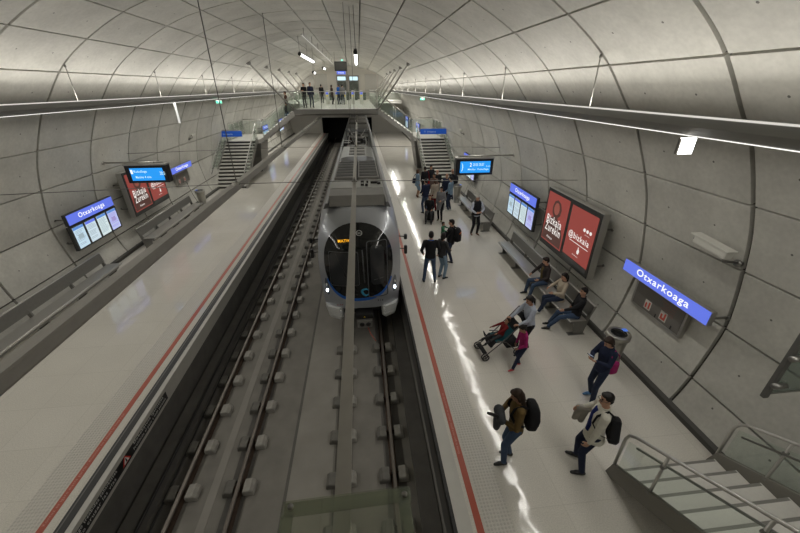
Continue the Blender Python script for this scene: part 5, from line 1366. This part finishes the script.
# waiting crowd
G = .016
person('person in a long mid grey coat and black leggings, nearest standing figure of the crowd', 3.44, 14.98, -150, 1.66, 0, G, top=greyc, coat=.58, bottom=('trousers', blk), shoes=S_yl, hair=('bob', H_bk), fem=True, feet=((-.10, .10), (.08, -.04)), arms=(dict(w=(-.1, .26, 1.1), pole=(-1, -.3, -1)), None))
p = person('person in a black coat sitting on a dark suitcase at the front of the crowd', 2.92, 14.9, -165, 1.66, 0, G, top=blk, coat=.80, bottom=('trousers', dkg), shoes=S_bk, hair=('bob', H_md), fem=True, seat=.46, feet=((-.12, .32, .085), (.12, .30, .085)), head=(0, -10), arms=(dict(w=(-.14, .28, .66)), dict(w=(.14, .28, .66))))
t = thing('suitcase', 'dark suitcase under the sitting person in the black coat', 'suitcase', (2.95, 14.98, 0), R(-15))
mb = MB(); mb.bbox((0, 0, .25), (.42, .30, .38), .05); mb.build('shell', blk, t, False)
for a in (-.16, .16):
    for b in (-.11, .11):
        mb = MB(); mb.tube([(a-.012, b, .03), (a+.012, b, .03)], .03, 10); mb.build('wheel', S_bk, t, False)
mb = MB(); mb.tube([(-.08, 0, .44), (-.06, 0, .455), (.06, 0, .455), (.08, 0, .44)], .008, 6); mb.build('handle', S_bk, t, False)
person('person in a navy jacket and jeans, seen from behind, left in the crowd', 2.94, 16.1, -30, 1.74, 0, G, top=navy, coat=.84, bottom=('trousers', jean), shoes=S_bk, hair=('short', H_bk), arms=(dict(w=(-.16, .24, 1.02)), dict(w=(.16, .24, 1.02))))
person('person in a beige knitted coat and dark red trousers in the middle of the crowd', 3.42, 16.3, -20, 1.68, 0, G, top=C('pale beige knit', (.40, .34, .27)), coat=.76, bottom=('trousers', redc), shoes=S_bk, hair=('bob', H_md), fem=True)
person('person in a washed denim jacket and white shoes, right in the crowd', 4.20, 16.35, -55, 1.76, 0, G, top=denimj, coat=.84, bottom=('trousers', jeand), shoes=S_wh, hair=('short', H_bk), arms=(dict(w=(-.18, .22, 1.0)), dict(w=(.2, .2, .98))))
person('balding person in a dark blue jacket behind the one in washed denim', 4.18, 17.15, -140, 1.74, 0, G, top=navy, coat=.84, bottom=('trousers', blk), shoes=S_bk, hair=('bald', H_bk), head=(-10, 0))
person('balding person in a black jacket facing the camera near the back of the crowd', 3.86, 18.0, -172, 1.76, 0, G, top=blk, coat=.84, bottom=('trousers', dkg), shoes=S_bk, hair=('bald', H_bk), arms=(dict(w=(-.1, .26, 1.08)), dict(w=(.1, .26, 1.06))))
p = person('balding person wearing a black rucksack at the right edge of the crowd', 4.72, 18.15, -40, 1.74, 0, G, top=dkg, coat=.84, bottom=('trousers', jeand), shoes=S_bk, hair=('bald', H_bk))
backpack(p, blk, 'plain black rucksack at the right edge of the crowd', None, 1.)
p = person('person in a denim jacket, bare legs and brown boots, leftmost of the crowd', 2.98, 18.9, 75, 1.60, 1, G, top=denimj, coat=.74, bottom=('skirt', denimj), shoes=S_br, hair=('bob', H_md), fem=True)
shoulder_bag(p, navy, 'dark blue shoulder bag of the leftmost person in the crowd', -1, (.26, .12, .26), .42, -.1, .24)
p = person('person in a black coat with a pale belt near the back left of the crowd', 3.40, 19.0, -10, 1.72, 0, G, top=blk, coat=.80, bottom=('trousers', blk), shoes=S_bk, hair=('bun', H_bk), fem=True)
mb = MB(); mb.tube([p['tor'](.19*math.cos(a), .145*math.sin(a), 1.02) for a in [2*math.pi*j/20 for j in range(20)]], .016, 6, closed=True); mb.build('belt', S_wh, p['t'], False)
shoulder_bag(p, C('red leather', (.35, .02, .02)), 'small red handbag among the crowd', 1, (.26, .12, .22), .62, 0, .24)
person('dark-haired person in a black jacket, farthest of the crowd by the stairs', 3.82, 19.5, 160, 1.70, 0, G, top=C('black cloth b', (.02, .02, .022)), coat=.84, bottom=('trousers', jeand), shoes=S_bk, hair=('short', H_bk))
person('person in a brown plaid shirt in the middle of the crowd', 3.62, 17.55, -160, 1.66, 1, G, top=brownc, coat=.84, bottom=('trousers', dkg), shoes=S_bk, hair=('bob', H_br), fem=True)
# gallery
g = 4.05
person('person in black with folded arms at the left end of the far gallery rail', -4.0, 29.6, -160, 1.76, 0, FA, z=g, top=blk, coat=.8, bottom=('trousers', dkg), shoes=S_bk, hair=('short', H_bk), arms=(dict(w=(-.1, .26, 1.2)), dict(w=(.1, .26, 1.2))))
person('person in navy jacket and jeans beside the one in black on the far gallery', -3.55, 29.75, 150, 1.80, 0, FA, z=g, top=navy, coat=.84, bottom=('trousers', jeand), shoes=S_bk, hair=('short', H_bk))
person('person in black standing alone left of the ticket gates', -3.55, 38.5, 20, 1.72, 0, FA, z=g, top=blk, coat=.8, bottom=('trousers', blk), shoes=S_bk, hair=('short', H_bk))
person('person in dark brown walking by the second ticket gate', -2.35, 35.3, 60, 1.66, 1, FA, z=g, top=C('dark brown coat', (.05, .03, .025)), coat=.7, bottom=('trousers', blk), shoes=S_bk, hair=('bob', H_br), fem=True)
person('person in a cobalt blue top at the ticket gates', -1.72, 35.2, -50, 1.72, 0, FA, z=g, top=cobalt, bottom=('trousers', jeand), shoes=S_bk, hair=('short', H_br))
person('person in a grey jacket beside the one in cobalt at the ticket gates', -1.40, 34.8, 10, 1.70, 0, FA, z=g, top=greyc, coat=.84, bottom=('trousers', jeand), shoes=S_bk, hair=('short', H_bk))
person('person in brown and black coming down the upper flight on the left', -5.15, 28.3, -100, 1.70, 0, FA, z=3.57, top=C('brown jacket', (.08, .04, .03)), coat=.84, bottom=('trousers', blk), shoes=S_bk, hair=('short', H_md), feet=((-.1, .1), (.1, -.05)))
# ---- fuse the remeshed solids
dg = bpy.context.evaluated_depsgraph_get(); dg.update()
new = [(o, bpy.data.meshes.new_from_object(o.evaluated_get(dg))) for o in PENDING]
for o, me in new:
    old = o.data; o.modifiers.clear(); o.data = me; me.name = old.name
    for p_ in me.polygons: p_.use_smooth = True
    if '_f' in o:
        f = list(o['_f']); kk = o['_k']; pts = [Vector(f[i:i+3]) for i in range(0, 15, 3)]
        me.materials.append(M_eye); me.materials.append(M_lip)
        for p_ in me.polygons:
            c = p_.center
            for i, q in enumerate(pts):
                d = c-q
                if d.length < (.017 if i < 2 else .018 if i < 4 else .024)*kk and (i < 2 or abs(d.z) < (.007 if i < 4 else .010)*kk): p_.material_index = 1 if i < 4 else 2
        del o['_f']; del o['_k']
